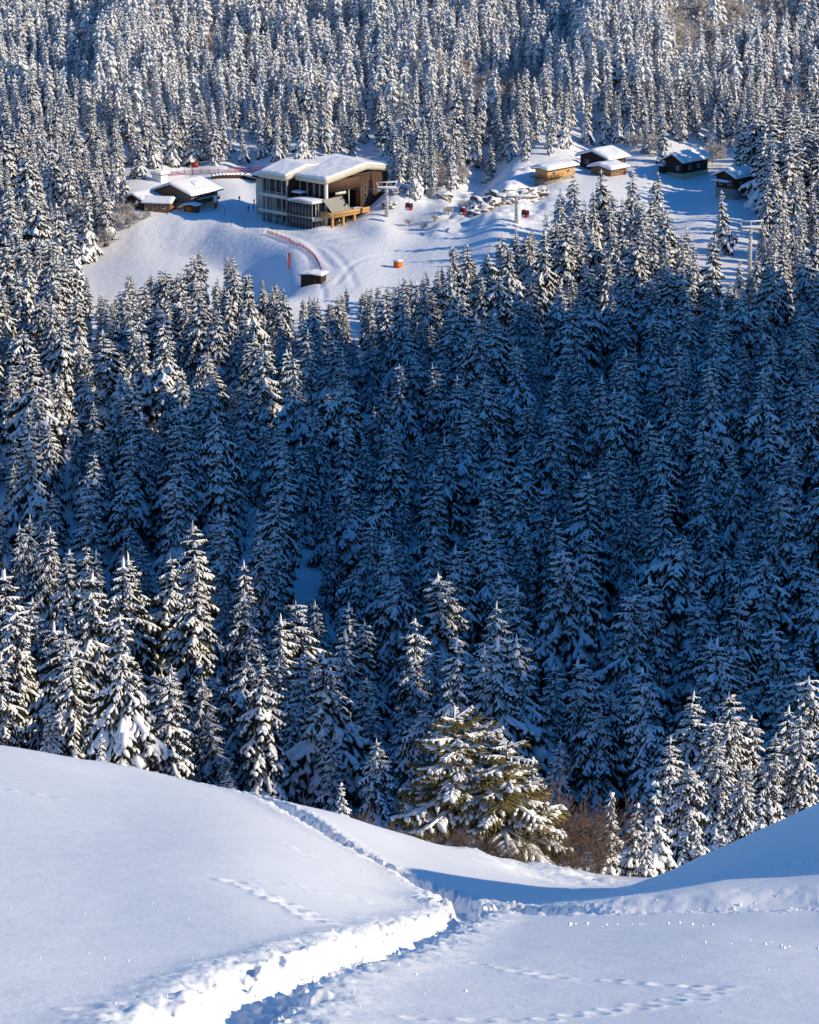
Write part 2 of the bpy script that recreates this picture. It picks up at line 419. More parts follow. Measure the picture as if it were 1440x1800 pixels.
# ridge silhouette seen along the sunlight: (u, v)
RIDGE = np.array([(60, -110), (190, -88), (221, -78), (250, -70), (275, -58), (300, -56), (320, -60), (337, -66), (355, -64), (370, -57), (385, -42), (400, -32), (428, -22), (460, -18), (482, -24),
                  (494, -41), (514, -41), (523, -22), (540, -15), (557, -30), (570, -39), (600, -46), (622, -58), (650, -85), (760, -115)], float)
def ridge_v(u):
    return np.interp(u, RIDGE[:, 0], RIDGE[:, 1])
def build_spur():
    us = np.linspace(60, 760, 140); ts = np.linspace(70, 460, 40)
    U, T = np.meshgrid(us, ts)
    crest_t = 210 + 18 * fbm(U / 90, U * 0 + 3.3, 2)
    zc = ridge_v(U) - 13.0 + TEL * crest_t
    fall = np.where(T < crest_t, (crest_t - T) / (crest_t - 70), (T - crest_t) / (460 - crest_t) * 0.55)
    Z = zc - 1.5 - 95 * sstep(0, 1, fall) * 1.4 - 3 * np.abs(fbm(U / 30, T / 30, 3)) * np.clip(fall * 4, 0, 1)
    Z = np.where(np.abs(T - crest_t) < 5.5, np.maximum(Z, zc - 1.0), Z)
    X = U * UX + T * SX; Y = U * UY + T * SY
    nr, nc = X.shape
    i = (np.arange(nr - 1)[:, None] * nc + np.arange(nc - 1)[None]).ravel()
    me = mesh_np('shadow_spur', np.c_[X.ravel(), Y.ravel(), Z.ravel()], np.c_[i, i + 1, i + nc + 1, i + nc], [M['snow']], smooth=True)
    o = link('shadow_spur', me, kind='structure'); o['label'] = 'unseen snowy spur on the right, shaped to shade the valley'
build_spur()
# ------------------------------------------------------------------ spruces
def tube(pts, rad, ns, flat=1.0, phase=0.0):
    """tapered tube along a poly-line, closed to a point at the far end: returns V, F (triangles)"""
    pts = np.asarray(pts, float); k = len(pts)
    d = np.gradient(pts, axis=0); d /= np.linalg.norm(d, axis=1)[:, None] + 1e-9
    up = np.array([0, 0, 1.0])
    side = np.cross(d, up); n = np.linalg.norm(side, axis=1)[:, None]
    side = np.where(n < 1e-3, np.array([1.0, 0, 0]), side / (n + 1e-9))
    vert = np.cross(side, d)
    ang = np.arange(ns) / ns * 2 * np.pi + phase
    V = []
    for i in range(k - 1):
        V.append(pts[i] + rad[i] * (np.cos(ang)[:, None] * side[i] + flat * np.sin(ang)[:, None] * vert[i]))
    V.append(pts[-1][None])
    V = np.concatenate(V)
    F = []
    j = np.arange(ns); jn = (j + 1) % ns
    for i in range(k - 2):
        a = i * ns
        F.append(np.c_[a + j, a + jn, a + ns + jn]); F.append(np.c_[a + j, a + ns + jn, a + ns + j])
    a = (k - 2) * ns
    F.append(np.c_[a + j, a + jn, np.full(ns, (k - 1) * ns)])
    return V, np.concatenate(F)

def merge(parts):
    V = []; F = []; o = 0
    for v, f in parts:
        V.append(v); F.append(f + o); o += len(v)
    return np.concatenate(V), np.concatenate(F)

def make_bough(rng, nspray=8, droop=0.35, snow=1.0, fat=1.0, seg=3, broad=1.0, cover=0.86, load=0.9, sag=1.0):
    """one snow-laden bough of unit length along +x: needles and the snow on it"""
    N = []; S = []
    def axis(p0, dirv, L, dr, k):
        t = np.linspace(0, 1, k)
        p = p0 + np.outer(t * L, dirv)
        p[:, 2] -= dr * L * t ** 1.7
        return p
    k = seg + 2
    t = np.linspace(0, 1, k)
    main = np.c_[t, 0.05 * np.sin(t * 3 + rng.random() * 6) * t, -droop * t ** 1.5 + 0.10 * t ** 4]
    N.append(tube(main - [0, 0, 0.06 * fat], 0.058 * fat * (1.05 - 0.75 * t), 4, 1.25, math.pi / 2))
    sm = main[:]
    ts = np.linspace(0.06, cover + 0.08, k + 1)
    sp = np.c_[np.interp(ts, t, main[:, 0]), np.interp(ts, t, main[:, 1]), np.interp(ts, t, main[:, 2]) + 0.035 * fat * snow]
    sr = 0.06 * fat * snow * (0.55 + 0.75 * rng.random(k + 1)) * np.r_[0.7, np.ones(k - 1), 0.5]
    S.append(tube(sp, sr, 4, 0.75, math.pi / 4))
    for i in range(nspray):
        tt = 0.14 + 0.76 * (i + 0.5 * rng.random()) / nspray
        sg = 1 if i % 2 else -1
        p0 = np.array([np.interp(tt, t, main[:, j]) for j in range(3)])
        L = broad * (0.16 + 0.34 * math.sin(math.pi * min(1, (tt * 0.9 + 0.12))) ** 1.0 * (1.08 - tt)) * (0.75 + 0.5 * rng.random())
        an = math.radians(38 + 26 * rng.random())
        dv = np.array([math.cos(an), sg * math.sin(an), sag * (-0.22 - 0.55 * rng.random() * droop * 2)]); dv /= np.linalg.norm(dv)
        p = axis(p0, dv, L, sag * (0.30 + 0.35 * rng.random()), seg + 1)
        q = np.linspace(0, 1, seg + 1)
        N.append(tube(p - [0, 0, 0.05 * fat], 0.048 * fat * (1.0 - 0.6 * q), 4, 1.3, math.pi / 2))
        if rng.random() < load:
            c0, c1 = 0.04 + 0.15 * rng.random(), cover - 0.14 * rng.random()
            qq = np.linspace(c0, c1, seg + 1)
            s = np.c_[[np.interp(qq, q, p[:, j]) for j in range(3)]].T + np.array([0, 0, 0.032 * fat * snow])
            r = 0.05 * fat * snow * (0.5 + 0.9 * rng.random(seg + 1)) * np.r_[0.8, np.ones(seg - 1), 0.6]
            S.append(tube(s, r, 4, 0.75, math.pi / 4))
    return merge(N), merge(S)

def make_spruce(seed, H, R, whorls, per, droop=(0.1, 0.75), snow=1.0, fat=1.0, nspray=8, seg=3, taper=0.85, low=0.05, cover=0.86, gap=0.1, load=0.9):
    rng = np.random.default_rng(seed)
    protos = [make_bough(rng, nspray, 0.25 + 0.25 * rng.random(), snow, fat, seg, cover=cover, load=load) for _ in range(5)]
    N = []; S = []
    ph = rng.random() * 6
    bulge = 0.16 * rng.standard_normal(3)
    asym = 0.08 + 0.2 * rng.random(); a0 = rng.random() * 6.28
    for w in range(whorls):
        f = (w + 0.5 * rng.random()) / whorls
        h = low + (0.965 - low) * f ** 0.93
        n = max(3, int(round(per * (1 - 0.5 * f) + rng.random() - 0.5)))
        Lw = R * (1 - h) ** taper * (1 + bulge[0] * math.sin(h * 7) + bulge[1] * math.sin(h * 13 + 1)) * (0.88 + 0.24 * rng.random()) + 0.012 * H
        for b in range(n):
            if rng.random() < gap * (1 - f): continue
            az = ph + b / n * 2 * math.pi + 0.5 * rng.standard_normal() / n * 2
            L = Lw * (0.72 + 0.5 * rng.random()) * (1 + asym * math.cos(az - a0))
            tilt = math.radians(28) * h ** 2.5 - (droop[0] + (droop[1] - droop[0]) * (1 - h) ** 0.7) * (0.75 + 0.5 * rng.random())
            (nv, nf), (sv, sf) = protos[rng.integers(len(protos))]
            ca, sa, ct, st = math.cos(az), math.sin(az), math.cos(tilt), math.sin(tilt)
            wd = 0.85 + 0.4 * rng.random()
            Rm = np.array([[ct * ca, -sa * wd, -st * ca], [ct * sa, ca * wd, -st * sa], [st, 0, ct]])
            # thickness keeps an absolute floor so that small top boughs stay laden
            zz = max(1.0, 0.9 / max(L, 0.35)) ** 0.6
            off = np.array([0, 0, h * H + 0.15 * rng.standard_normal()])
            sc = np.array([L, L, L * zz])
            N.append(((nv * sc) @ Rm.T + off, nf)); S.append(((sv * sc) @ Rm.T + off, sf))
        ph += 2.4
    # leader
    top = np.array([[0, 0, 0.93 * H], [0.02, 0, 0.97 * H], [0, 0.02, H]])
    N.append(tube(top, [0.10, 0.08, 0.0], 4)); S.append(tube(top + [0.03, 0, -0.01 * H], [0.13 * snow, 0.10 * snow, 0], 4))
    tr = tube([[0, 0, -1.2], [0, 0, 0.3 * H], [0, 0, 0.7 * H], [0, 0, 0.98 * H]], [0.016 * H, 0.012 * H, 0.006 * H, 0.001], 7)
    return tr, merge(N), merge(S)

VARIANTS = []      # (trunk, crown, snow meshes, height, radius, joined mesh)
def add_variant(tag, parts, H, R, needle='needles'):
    (tv, tf), (nv, nf), (sv, sf) = parts
    a = mesh_np('trunk_' + tag, tv, tf, [M['bark']])
    b = mesh_np('crown_' + tag, nv, nf, [M[needle]])
    c = mesh_np('snow_' + tag, sv, sf, [M['tree_snow']], smooth=True)
    V, F = merge([(tv, tf), (nv, nf), (sv, sf)])
    j = mesh_np('spruce_' + tag, V, F, [M['bark'], M[needle], M['tree_snow']], midx=np.r_[np.zeros(len(tf)), np.ones(len(nf)), np.full(len(sf), 2)])
    VARIANTS.append((a, b, c, H, R, j))
    return len(VARIANTS) - 1
for k in range(6):
    add_variant('old%d' % k, make_spruce(100 + k, 20.0, (5.6, 6.2, 5.0, 6.6, 5.8, 4.6)[k], (23, 24, 26, 22, 24, 26)[k], 9, droop=(0.14, (0.6, 0.75, 0.85, 0.55, 0.95, 0.7)[k]), snow=1.12 + 0.12 * (k % 2), fat=0.92 + 0.1 * (k % 3),
                                         cover=0.76, load=0.84 + 0.05 * (k % 3), taper=(0.85, 0.75, 0.9, 0.95, 0.7, 0.85)[k], gap=(0.06, 0.14, 0.28, 0.10, 0.34, 0.18)[k]), 20.0, 5.6)
NEAR_V = list(range(6))
for k in range(3):
    add_variant('young%d' % k, make_spruce(200 + k, 5.0, 1.45, 15, 8, droop=(0.1, 0.45), snow=1.35, fat=1.35, nspray=6), 5.0, 1.25)
YOUNG_V = [6, 7, 8]
for k in range(4):
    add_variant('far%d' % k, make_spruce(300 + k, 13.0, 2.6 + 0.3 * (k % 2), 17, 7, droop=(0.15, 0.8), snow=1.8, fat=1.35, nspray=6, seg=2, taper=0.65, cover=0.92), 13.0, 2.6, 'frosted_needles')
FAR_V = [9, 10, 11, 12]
for k in range(3):
    add_variant('mid%d' % k, make_spruce(400 + k, 17.0, 4.1, 20, 8, droop=(0.12, 0.7), snow=1.35, fat=1.15, nspray=7, seg=2, cover=0.82, load=0.8), 17.0, 4.1)
MID_V = [13, 14, 15]

def make_shrub(seed, H, spread_, stems, depth=3, r0=0.03, tips=3):
    rng = np.random.default_rng(seed); out = []; tw = []
    def grow(p, d, L, r, lev):
        k = 4; pts = [p]; q = p.copy(); dd = d.copy()
        for _ in range(k - 1):
            dd = dd + 0.16 * rng.standard_normal(3); dd[2] += 0.02; dd /= np.linalg.norm(dd)
            q = q + dd * L / (k - 1); pts.append(q)
        out.append(tube(np.array(pts), np.linspace(r, r * 0.55, k), 3))
        if lev == 0: return
        for _ in range(tips + int(rng.random() * 2)):
            t = 0.3 + 0.65 * rng.random(); i = min(k - 2, int(t * (k - 1)))
            pp = pts[i] + (pts[i + 1] - pts[i]) * (t * (k - 1) - i)
            nd = dd + 0.75 * rng.standard_normal(3); nd[2] = abs(nd[2]) * 0.8 + 0.1; nd /= np.linalg.norm(nd)
            grow(pp, nd, L * (0.45 + 0.25 * rng.random()), r * 0.66, lev - 1)
    for s in range(stems):
        a = rng.random() * 6.28; t = spread_ * (0.3 + 0.7 * rng.random())
        d = np.array([math.cos(a) * t, math.sin(a) * t, 1.0]); d /= np.linalg.norm(d)
        grow(np.array([0.15 * math.cos(a), 0.15 * math.sin(a), -0.3]), d, H * (0.5 + 0.25 * rng.random()), r0 * H, depth)
    return merge(out)
for k in range(2):
    V, F = make_shrub(760 + k, 5.0, 0.7, 6, 3, 0.03, 3)
    me_ = mesh_np('rimed_shrub_%d' % k, V, F, [M['rime_twig']])
    VARIANTS.append((None, None, None, 5.0, 2.5, me_))
BUSH_V = [16, 17]
# ---- where they stand
TREES = []     # x, y, z, height, radius factor, variant, hand placed
def gz(x, y): return float(ground_z(np.array([x]), np.array([y]), False)[0])
def put_tip(c, r, y, var=None, wide=1.0, hand=True):
    """a tree at distance y whose tip is seen at a pixel: the ground below gives its height"""
    a, s = ray(c, r)
    x = float(a) * y; z = gz(x, y); h = float(s) * y - z
    if h < 0.8: return
    TREES.append((x, y, z, h, wide, var, hand))
for c, r, y in [
    (430, 1148, 341), (495, 1157, 352), (535, 1222, 326), (265, 1172, 332), (222, 1190, 322), (30, 1040, 338), (85, 1088, 326), (130, 1100, 322),
    (15, 985, 352), (150, 1000, 356), (232, 965, 372), (292, 958, 376), (203, 978, 368), (325, 1008, 364), (4, 1140, 312), (205, 1152, 334), (357, 1180, 336),
    (340, 905, 398), (385, 1240, 322), (308, 1205, 328), (725, 1070, 354), (770, 998, 372), (802, 1010, 374), (785, 1130, 346), (915, 1020, 366), (980, 953, 384), (1016, 966, 385),
    (1110, 1030, 362), (1148, 1000, 368), (1030, 1163, 338), (1076, 1200, 324), (1102, 1166, 332), (1275, 1024, 365), (1342, 1092, 350), (1424, 985, 378), (1235, 1115, 344),
    (855, 1045, 360), (640, 1180, 338), (700, 1240, 322), (600, 1100, 350), (585, 1290, 305), (655, 1225, 330), (940, 1230, 322), (965, 1160, 335), (560, 1170, 342), (475, 855, 445), (430, 735, 500),
    (620, 830, 452), (540, 770, 480), (760, 820, 452), (700, 760, 475), (860, 830, 455), (800, 650, 520),
    (1190, 690, 500), (1000, 590, 560), (1090, 540, 590), (1355, 470, 600), (1250, 560, 560), (1400, 560, 560), (1420, 430, 640), (1360, 600, 545), (1290, 650, 520)]:
    put_tip(c, r, y, None, 1.12)
for c, r, y in [(1200, 1205, 226), (1240, 1258, 216), (1290, 1203, 224), (1352, 1288, 204), (1385, 1236, 216), (1432, 1180, 228), (1415, 1250, 206), (1302, 1335, 192), (1268, 1300, 200), (1180, 1290, 205), (1330, 1240, 226), (1455, 1230, 210), (1215, 1340, 186)]:
    put_tip(c, r, y, None, 1.2)
for c, r, y in [(1072, 1376, 150), (1120, 1408, 147), (1160, 1362, 156), (1228, 1462, 142), (1275, 1440, 148), (1340, 1400, 160), (1140, 1450, 145), (175, 1288, 104), (130, 1305, 102), (600, 1372, 112), (935, 1325, 146)]:
    put_tip(c, r, y, YOUNG_V[len(TREES) % 3], 0.9)
# trees on and round the plateau
for c, r, y in [(1015, 300, 742), (1058, 296, 748), (1112, 292, 752), (1160, 297, 762), (1180, 362, 690), (1150, 385, 680), (1100, 395, 676), (1050, 400, 680), (1270, 330, 742), (1250, 410, 660), (1205, 440, 655),
                (1303, 452, 688), (1331, 446, 690), (1318, 468, 676), (1228, 420, 700), (985, 345, 730), (1010, 362, 722), (1045, 330, 738), (1072, 352, 725), (1097, 345, 730), (1122, 332, 738), (1146, 342, 735), (1166, 357, 722), (1186, 402, 705), (1130, 392, 705), (1075, 397, 700), (1020, 397, 705), (940, 405, 700), (905, 400, 702), (1236, 300, 852), (1262, 255, 870), (1180, 250, 872), (990, 330, 752), (1032, 345, 735), (1085, 330, 745), (1135, 352, 728), (965, 372, 728), (1200, 395, 700), (1368, 330, 740), (1372, 350, 735), (1410, 380, 720), (1360, 260, 790), (1330, 255, 822), (1395, 180, 830), (1250, 250, 862), (1165, 240, 862),
                (1345, 230, 815), (1385, 240, 800), (1420, 200, 815), (1440, 250, 790), (1365, 290, 770), (1400, 300, 760), (1200, 170, 880), (1225, 175, 885), (1255, 190, 880),
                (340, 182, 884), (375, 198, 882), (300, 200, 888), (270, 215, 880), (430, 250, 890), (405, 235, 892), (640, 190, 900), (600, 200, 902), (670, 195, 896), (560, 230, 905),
                (900, 190, 872), (935, 215, 868), (965, 225, 866), (1000, 220, 876), (860, 250, 862), (830, 200, 880), (790, 195, 890), (700, 230, 890), (1130, 230, 890), (1030, 200, 892),
                (20, 320, 760), (60, 330, 752), (100, 350, 745), (130, 380, 735), (40, 250, 800), (85, 240, 815), (120, 260, 812), (165, 280, 815), (205, 250, 838), (240, 225, 862), (10, 220, 830), (150, 330, 790), (185, 320, 800), (215, 300, 815)]:
    put_tip(c, r, y, MID_V[len(TREES) % 3], 1.2)

for x, y, h in [(108, 799, 24), (115, 795, 25), (122, 795, 24), (104, 789, 23), (113, 807, 23), (127, 802, 24), (99, 784, 20), (101, 830, 22), (108, 826, 23), (117, 826, 24), (112, 816, 22), (122, 812, 24), (131, 808, 24), (96, 836, 19), (98, 828, 24), (104, 833, 25), (110, 837, 24), (102, 822, 24), (116, 833, 25), (103, 803, 24), (109, 806, 25), (116, 802, 24), (100, 795, 23), (106, 793, 24), (98, 800, 21)]:  # spruces added at the right edge to shade the chalets
    TREES.append((x, y, gz(x, y), h, 1.45, MID_V[len(TREES) % 3], True))
# highest row that a random tip may reach in front of the open plateau
TL = np.array([(-60, 300), (0, 330), (110, 400), (140, 470), (165, 500), (200, 510), (215, 480), (300, 462), (345, 432), (385, 424), (425, 460), (470, 492), (520, 505), (560, 515), (585, 520), (610, 495), (640, 505), (690, 490), (730, 478), (770, 468), (800, 425),
               (840, 405), (880, 395), (930, 392), (965, 380), (985, 335), (1000, 318), (1030, 330), (1060, 318), (1110, 325), (1150, 335), (1190, 372), (1215, 455), (1240, 480), (1285, 480), (1295, 500), (1340, 500), (1352, 430), (1500, 380)], float)
CLEAR = []
def inside(px, py, poly):
    n = len(poly); r = False; j = n - 1
    for i in range(n):
        xi, yi = poly[i]; xj, yj = poly[j]
        if (yi > py) != (yj > py) and px < (xj - xi) * (py - yi) / (yj - yi) + xi: r = not r
        j = i
    return r
OPEN = [(205, 372), (225, 300), (300, 296), (460, 292), (690, 280), (700, 345), (790, 350), (830, 300), (930, 285), (1020, 262), (1110, 256), (1170, 300), (1172, 262), (1340, 270), (1335, 360), (1240, 470), (1180, 470), (1000, 440), (800, 450), (720, 492), (640, 508), (560, 512), (420, 500), (200, 505), (120, 490), (150, 450)]
GLADE = [(398, 958), (458, 958), (478, 995), (440, 1015), (398, 998)]
GLADE2 = [(522, 1036), (578, 1036), (586, 1062), (522, 1066)]
FGBASE = lambda c: 900
def scatter():
    pts = [(t[0], t[1]) for t in TREES if t[6]]
    grid = {}
    def ok(x, y, r):
        gx, gy = int(x // 10), int(y // 10)
        for i in range(gx - 1, gx + 2):
            for j in range(gy - 1, gy + 2):
                for (a, b) in grid.get((i, j), ()):
                    if (a - x) ** 2 + (b - y) ** 2 < r * r: return False
        return True
    def add(x, y): grid.setdefault((int(x // 10), int(y // 10)), []).append((x, y))
    for p in pts: add(*p)
    rng = np.random.default_rng(3)
    cand = []
    for _ in range(46000):
        y = 298 + (1085 - 298) * rng.random() ** 0.85
        a = (rng.random() * 2 - 1) * 0.175
        cand.append((a * y, y, rng.random(), rng.random(), rng.random()))
    C = np.array(cand)
    Z = ground_z(C[:, 0], C[:, 1], False)
    for (x, y, q1, q2, q3), z in zip(C, Z):
        far = y > 884
        r = (2.3 + 1.2 * q3) if y > 905 else (6.2 + 3.2 * q3 if y < 700 else 4.6 + q3)
        if y < 335 and abs(x) < 60: r = 7.0
        c0, r0 = proj(x, y, z)
        if 690 < y < 905 and inside(c0, r0, OPEN): continue
        if 400 < y < 520 and (inside(c0, r0, GLADE) or inside(c0, r0, GLADE2)): continue
        bush = y > 905 and fbm(np.array([x / 30.0]), np.array([y / 14.0 + 5]), 2)[0] > 0.31      # brushy gaps on the far hillside
        if bush: r = 2.4
        if not ok(x, y, r): continue
        if bush:
            h = 3.5 + 4 * q1; var = BUSH_V[int(q2 * 2)]; w = 0.9 + 0.4 * q3
        elif y > 905:
            h = 11.0 + 7.0 * q1 * q1; var = FAR_V[int(q2 * 4)]; w = 0.8 + 0.4 * q3
        elif y > 690:
            h = 11 + 6 * q1; var = MID_V[int(q2 * 3)]; w = 0.8 + 0.3 * q3
        else:
            h = 13 + 13 * q1; var = NEAR_V[int(q2 * 6)]; w = 0.88 + 0.45 * q3
            if q2 * 97 % 1 < 0.14: h *= 0.55; w *= 1.15
        # keep the clearings and the plateau in view
        ct, rt = proj(x, y, z + h)
        if y < 700:
            lim = np.interp(ct, TL[:, 0], TL[:, 1]) + 14 * q2
            if rt < lim:
                h *= (r0 - lim) / (r0 - rt) if r0 > lim else 0
                if h < 6.5: continue
        if y < 470:
            for g0, g1, lim in ((400, 455, 975), (528, 574, 1045)):
                if g0 < ct < g1 and rt < lim and r0 > 960:
                    h *= max(0, (r0 - lim)) / (r0 - rt)
            if h < 5: continue
        if y < 760 and abs(ct - 1317) < 26 and rt < 470: continue
        if 690 <= y < 905:
            if rt < 300 and 440 < ct < 700 and y < 815: continue
            bad = False
            for fr in (0.25, 0.5, 0.75, 1.0):
                cc, rr = proj(x, y, z + h * fr)
                if y < 860 and inside(cc, rr, OPEN): bad = True
            if bad: continue
        add(x, y)
        TREES.append((x, y, z, h, w, var, False))
scatter()
def crest_trees():  # unseen trees added on the spur to break up its shadow edge
    rng = np.random.default_rng(31)
    for row, t0 in enumerate((196, 206, 218)):
        u = 185.0
        while u < 690:
            t = t0 + 5 * rng.standard_normal()
            x = u * UX + t * SX; y = u * UY + t * SY
            h = 11 + 11 * rng.random()
            TREES.append((x, y, float(ridge_v(u)) - 13.0 + TEL * 210 - abs(t - 208) * 0.25 - 1.0, h, 1.0, NEAR_V[rng.integers(6)], False))
            u += 6.5 + 9 * rng.random() + (14 if rng.random() < 0.16 else 0)
crest_trees()
rng = np.random.default_rng(8)
TREES = [(x, y, z, h, w, (int(rng.integers(6)) if v is None else v), hd) for (x, y, z, h, w, v, hd) in TREES]

# ---- which 300 show largest: paint their outlines far to near on a coarse picture
def visible_counts():
    gw, gh = 720, 900
    ids = np.full((gh, gw), -1, np.int32)
    fx = {c: 0 for c in ()}
    order = sorted(range(len(TREES)), key=lambda i: -TREES[i][1])
    for i in order:
        x, y, z, h, w, v, hd = TREES[i]
        c0, r0 = proj(x, y, z); c1, r1 = proj(x, y, z + h)
        hw = FPX / y * VARIANTS[v][4] / VARIANTS[v][3] * h * w * 0.85 / 2
        r0 /= 2; r1 /= 2; cx = c0 / 2
        for rr in range(max(0, int(r1)), min(gh, int(r0))):
            f = (rr - r1) / (r0 - r1 + 1e-6); e = hw * f
            a, b = int(max(0, cx - e)), int(min(gw, cx + e + 1))
            if b > a: ids[rr, a:b] = i
    # the foreground slope hides what is below its edge
    crest = np.interp(np.arange(gw) * 2, [0, 215, 430, 600, 720, 850, 960, 1030, 1130, 1250, 1440], [1311, 1347, 1395, 1433, 1470, 1500, 1520, 1550, 1548, 1498, 1420]) / 2
    for c in range(gw): ids[int(crest[c]):, c] = -1
    return np.bincount(ids[ids >= 0], minlength=len(TREES))
VIS = visible_counts()
score = VIS.astype(float)
score[[i for i, t in enumerate(TREES) if t[5] in BUSH_V]] = -1      # brush stays with the mass
pick = np.argsort(-score)[:300]
PICK = set(int(i) for i in pick if score[i] > 0)

def spot(c, r):
    h = 'at the left edge' if c < 120 else 'left of centre' if c < 560 else 'in the middle' if c < 880 else 'right of centre' if c < 1320 else 'at the right edge'
    return h
used = {}
_ONES = 'zero one two three four five six seven eight nine ten eleven twelve thirteen fourteen fifteen sixteen seventeen eighteen nineteen'.split()
_TENS = 'x x twenty thirty forty fifty sixty seventy eighty ninety'.split()
def number_word(v, half=False):
    n = int(round(v)) if not half else int(v)
    n = min(n, 99)
    w = _ONES[n] if n < 20 else _TENS[n // 10] + ('-' + _ONES[n % 10] if n % 10 else '')
    return w + ('-and-a-half' if half and (v - n) >= 0.5 else '')
def spruce_label(x, y, z, h, v):
    c, r = proj(x, y, z + h)
    u0, vt = uv(x, y, z + h); _, vb = uv(x, y, z + 0.25 * h)
    lit = 'sunlit' if vb > ridge_v(u0) else 'sun-tipped' if vt > ridge_v(u0) + 1 else 'shaded'
    size = 'young snowy spruce' if h < 7 else 'small snowy spruce' if h < 12 else 'tall snowy spruce' if h > 20 else 'snowy spruce'
    zone = ('beyond the snow bank' if y < 300 else 'low in the valley forest' if r > 1000 else 'in the valley forest' if r > 620 else 'below the piste' if y < 700 else 'beside the plateau' if y < 905 else 'on the far hillside')
    p, q = max(0.0, 100 * c / W0), max(0.0, 100 * r / H0)
    for half in (False, True):
        t = '%s %s %s, tip %s percent across, %s percent down' % (lit, size, zone, number_word(p, half), number_word(q, half))
        if t not in used: break
    used[t] = 1
    grp = ('spruces beyond the snow bank' if y < 300 else 'spruces of the shaded valley forest' if y < 700 else 'spruces round the plateau' if y < 905 else 'spruces on the far hillside')
    return t, grp

def place_spruce(i):
    x, y, z, h, w, v, hd = TREES[i]
    a, b, c, H, R, j = VARIANTS[v]
    rr = np.random.default_rng(i + 50)
    s = h / H
    t, grp = spruce_label(x, y, z, h, v)
    o = link('spruce_tree', None, label=t, cat='tree', group=grp)
    sw = w * s if h > 8 or v in YOUNG_V else w * s * 1.1
    o.location = (x, y, z); o.scale = (sw, sw, s)
    o.rotation_euler = (0.04 * rr.standard_normal(), 0.04 * rr.standard_normal(), rr.random() * 6.28)
    link('trunk', a, o)
    k = link('crown', b, o)
    link('snow', c, k, kind='stuff')
for i in sorted(PICK): place_spruce(i)

def build_forest(rest):
    col = bpy.data.collections.new('spruce_shapes')
    for n, vv in enumerate(VARIANTS):
        ob = bpy.data.objects.new('shape_%02d' % n, vv[5]); col.objects.link(ob)
    P = np.array([TREES[i][:3] for i in rest]); n = len(P)
    me = bpy.data.meshes.new('forest'); me.vertices.add(n); me.vertices.foreach_set('co', P.astype(np.float32).ravel())
    rr = np.random.default_rng(77)
    sc = np.array([(TREES[i][4] * TREES[i][3] / VARIANTS[TREES[i][5]][3],) * 2 + (TREES[i][3] / VARIANTS[TREES[i][5]][3],) for i in rest], np.float32)
    ro = np.c_[0.04 * rr.standard_normal((n, 2)), rr.random(n) * 6.28].astype(np.float32)
    vi = np.array([TREES[i][5] for i in rest], np.int32)
    me.attributes.new('tree_scale', 'FLOAT_VECTOR', 'POINT').data.foreach_set('vector', sc.ravel())
    me.attributes.new('tree_turn', 'FLOAT_VECTOR', 'POINT').data.foreach_set('vector', ro.ravel())
    me.attributes.new('tree_shape', 'INT', 'POINT').data.foreach_set('value', vi)
    o = link('spruce_forest', me, kind='stuff', label='dense mass of snow-covered spruces filling the hillside and valley behind the nearer trees', cat='forest')
    g = bpy.data.node_groups.new('forest', 'GeometryNodeTree')
    g.interface.new_socket('Geometry', in_out='INPUT', socket_type='NodeSocketGeometry')
    g.interface.new_socket('Geometry', in_out='OUTPUT', socket_type='NodeSocketGeometry')
    N = g.nodes; L = g.links
    gi = N.new('NodeGroupInput'); go = N.new('NodeGroupOutput')
    ci = N.new('GeometryNodeCollectionInfo'); ci.inputs[0].default_value = col; ci.inputs[1].default_value = True; ci.inputs[2].default_value = True
    ip = N.new('GeometryNodeInstanceOnPoints'); ip.inputs['Pick Instance'].default_value = True
    def attr(name, typ):
        a = N.new('GeometryNodeInputNamedAttribute'); a.data_type = typ; a.inputs[0].default_value = name
        return [s for s in a.outputs if s.enabled and s.name == 'Attribute'][0]
    L.new(gi.outputs[0], ip.inputs['Points']); L.new(ci.outputs[0], ip.inputs['Instance'])
    L.new(attr('tree_shape', 'INT'), ip.inputs['Instance Index'])
    er = N.new('FunctionNodeEulerToRotation'); L.new(attr('tree_turn', 'FLOAT_VECTOR'), er.inputs[0]); L.new(er.outputs[0], ip.inputs['Rotation'])
    L.new(attr('tree_scale', 'FLOAT_VECTOR'), ip.inputs['Scale'])
    L.new(ip.outputs[0], go.inputs[0])
    o.modifiers.new('forest', 'NODES').node_group = g
REST = [i for i in range(len(TREES)) if i not in PICK]
build_forest(REST)
print('trees', len(TREES), 'individual', len(PICK), 'tris', sum(len(v[5].polygons) for v in VARIANTS))
# ------------------------------------------------------------------ building helpers
M['plank'] = principled('dark_plank', (0.035, 0.02, 0.017), 0.8, 0.2, col2=(0.07, 0.035, 0.025), scale=1.5, stretch=(6, 6, 0.6))
M['wood'] = principled('brown_plank', (0.065, 0.04, 0.028), 0.8, 0.2, col2=(0.14, 0.08, 0.05), scale=1.5, stretch=(5, 5, 0.5))
M['warm_wood'] = principled('warm_plank', (0.17, 0.085, 0.04), 0.8, 0.2, col2=(0.30, 0.16, 0.08), scale=1.5, stretch=(5, 5, 0.5))
M['banner'] = principled('banner_cloth', (0.36, 0.07, 0.08), 0.8, 0.2, col2=(0.28, 0.05, 0.06), scale=3)
M['pine_wood'] = principled('pale_plank', (0.50, 0.27, 0.10), 0.75, 0.2, col2=(0.62, 0.36, 0.15), scale=1.2, stretch=(1, 1, 6))
M['fascia'] = principled('fascia_board', (0.60, 0.54, 0.42), 0.7, 0.3, col2=(0.53, 0.48, 0.37), scale=0.6)
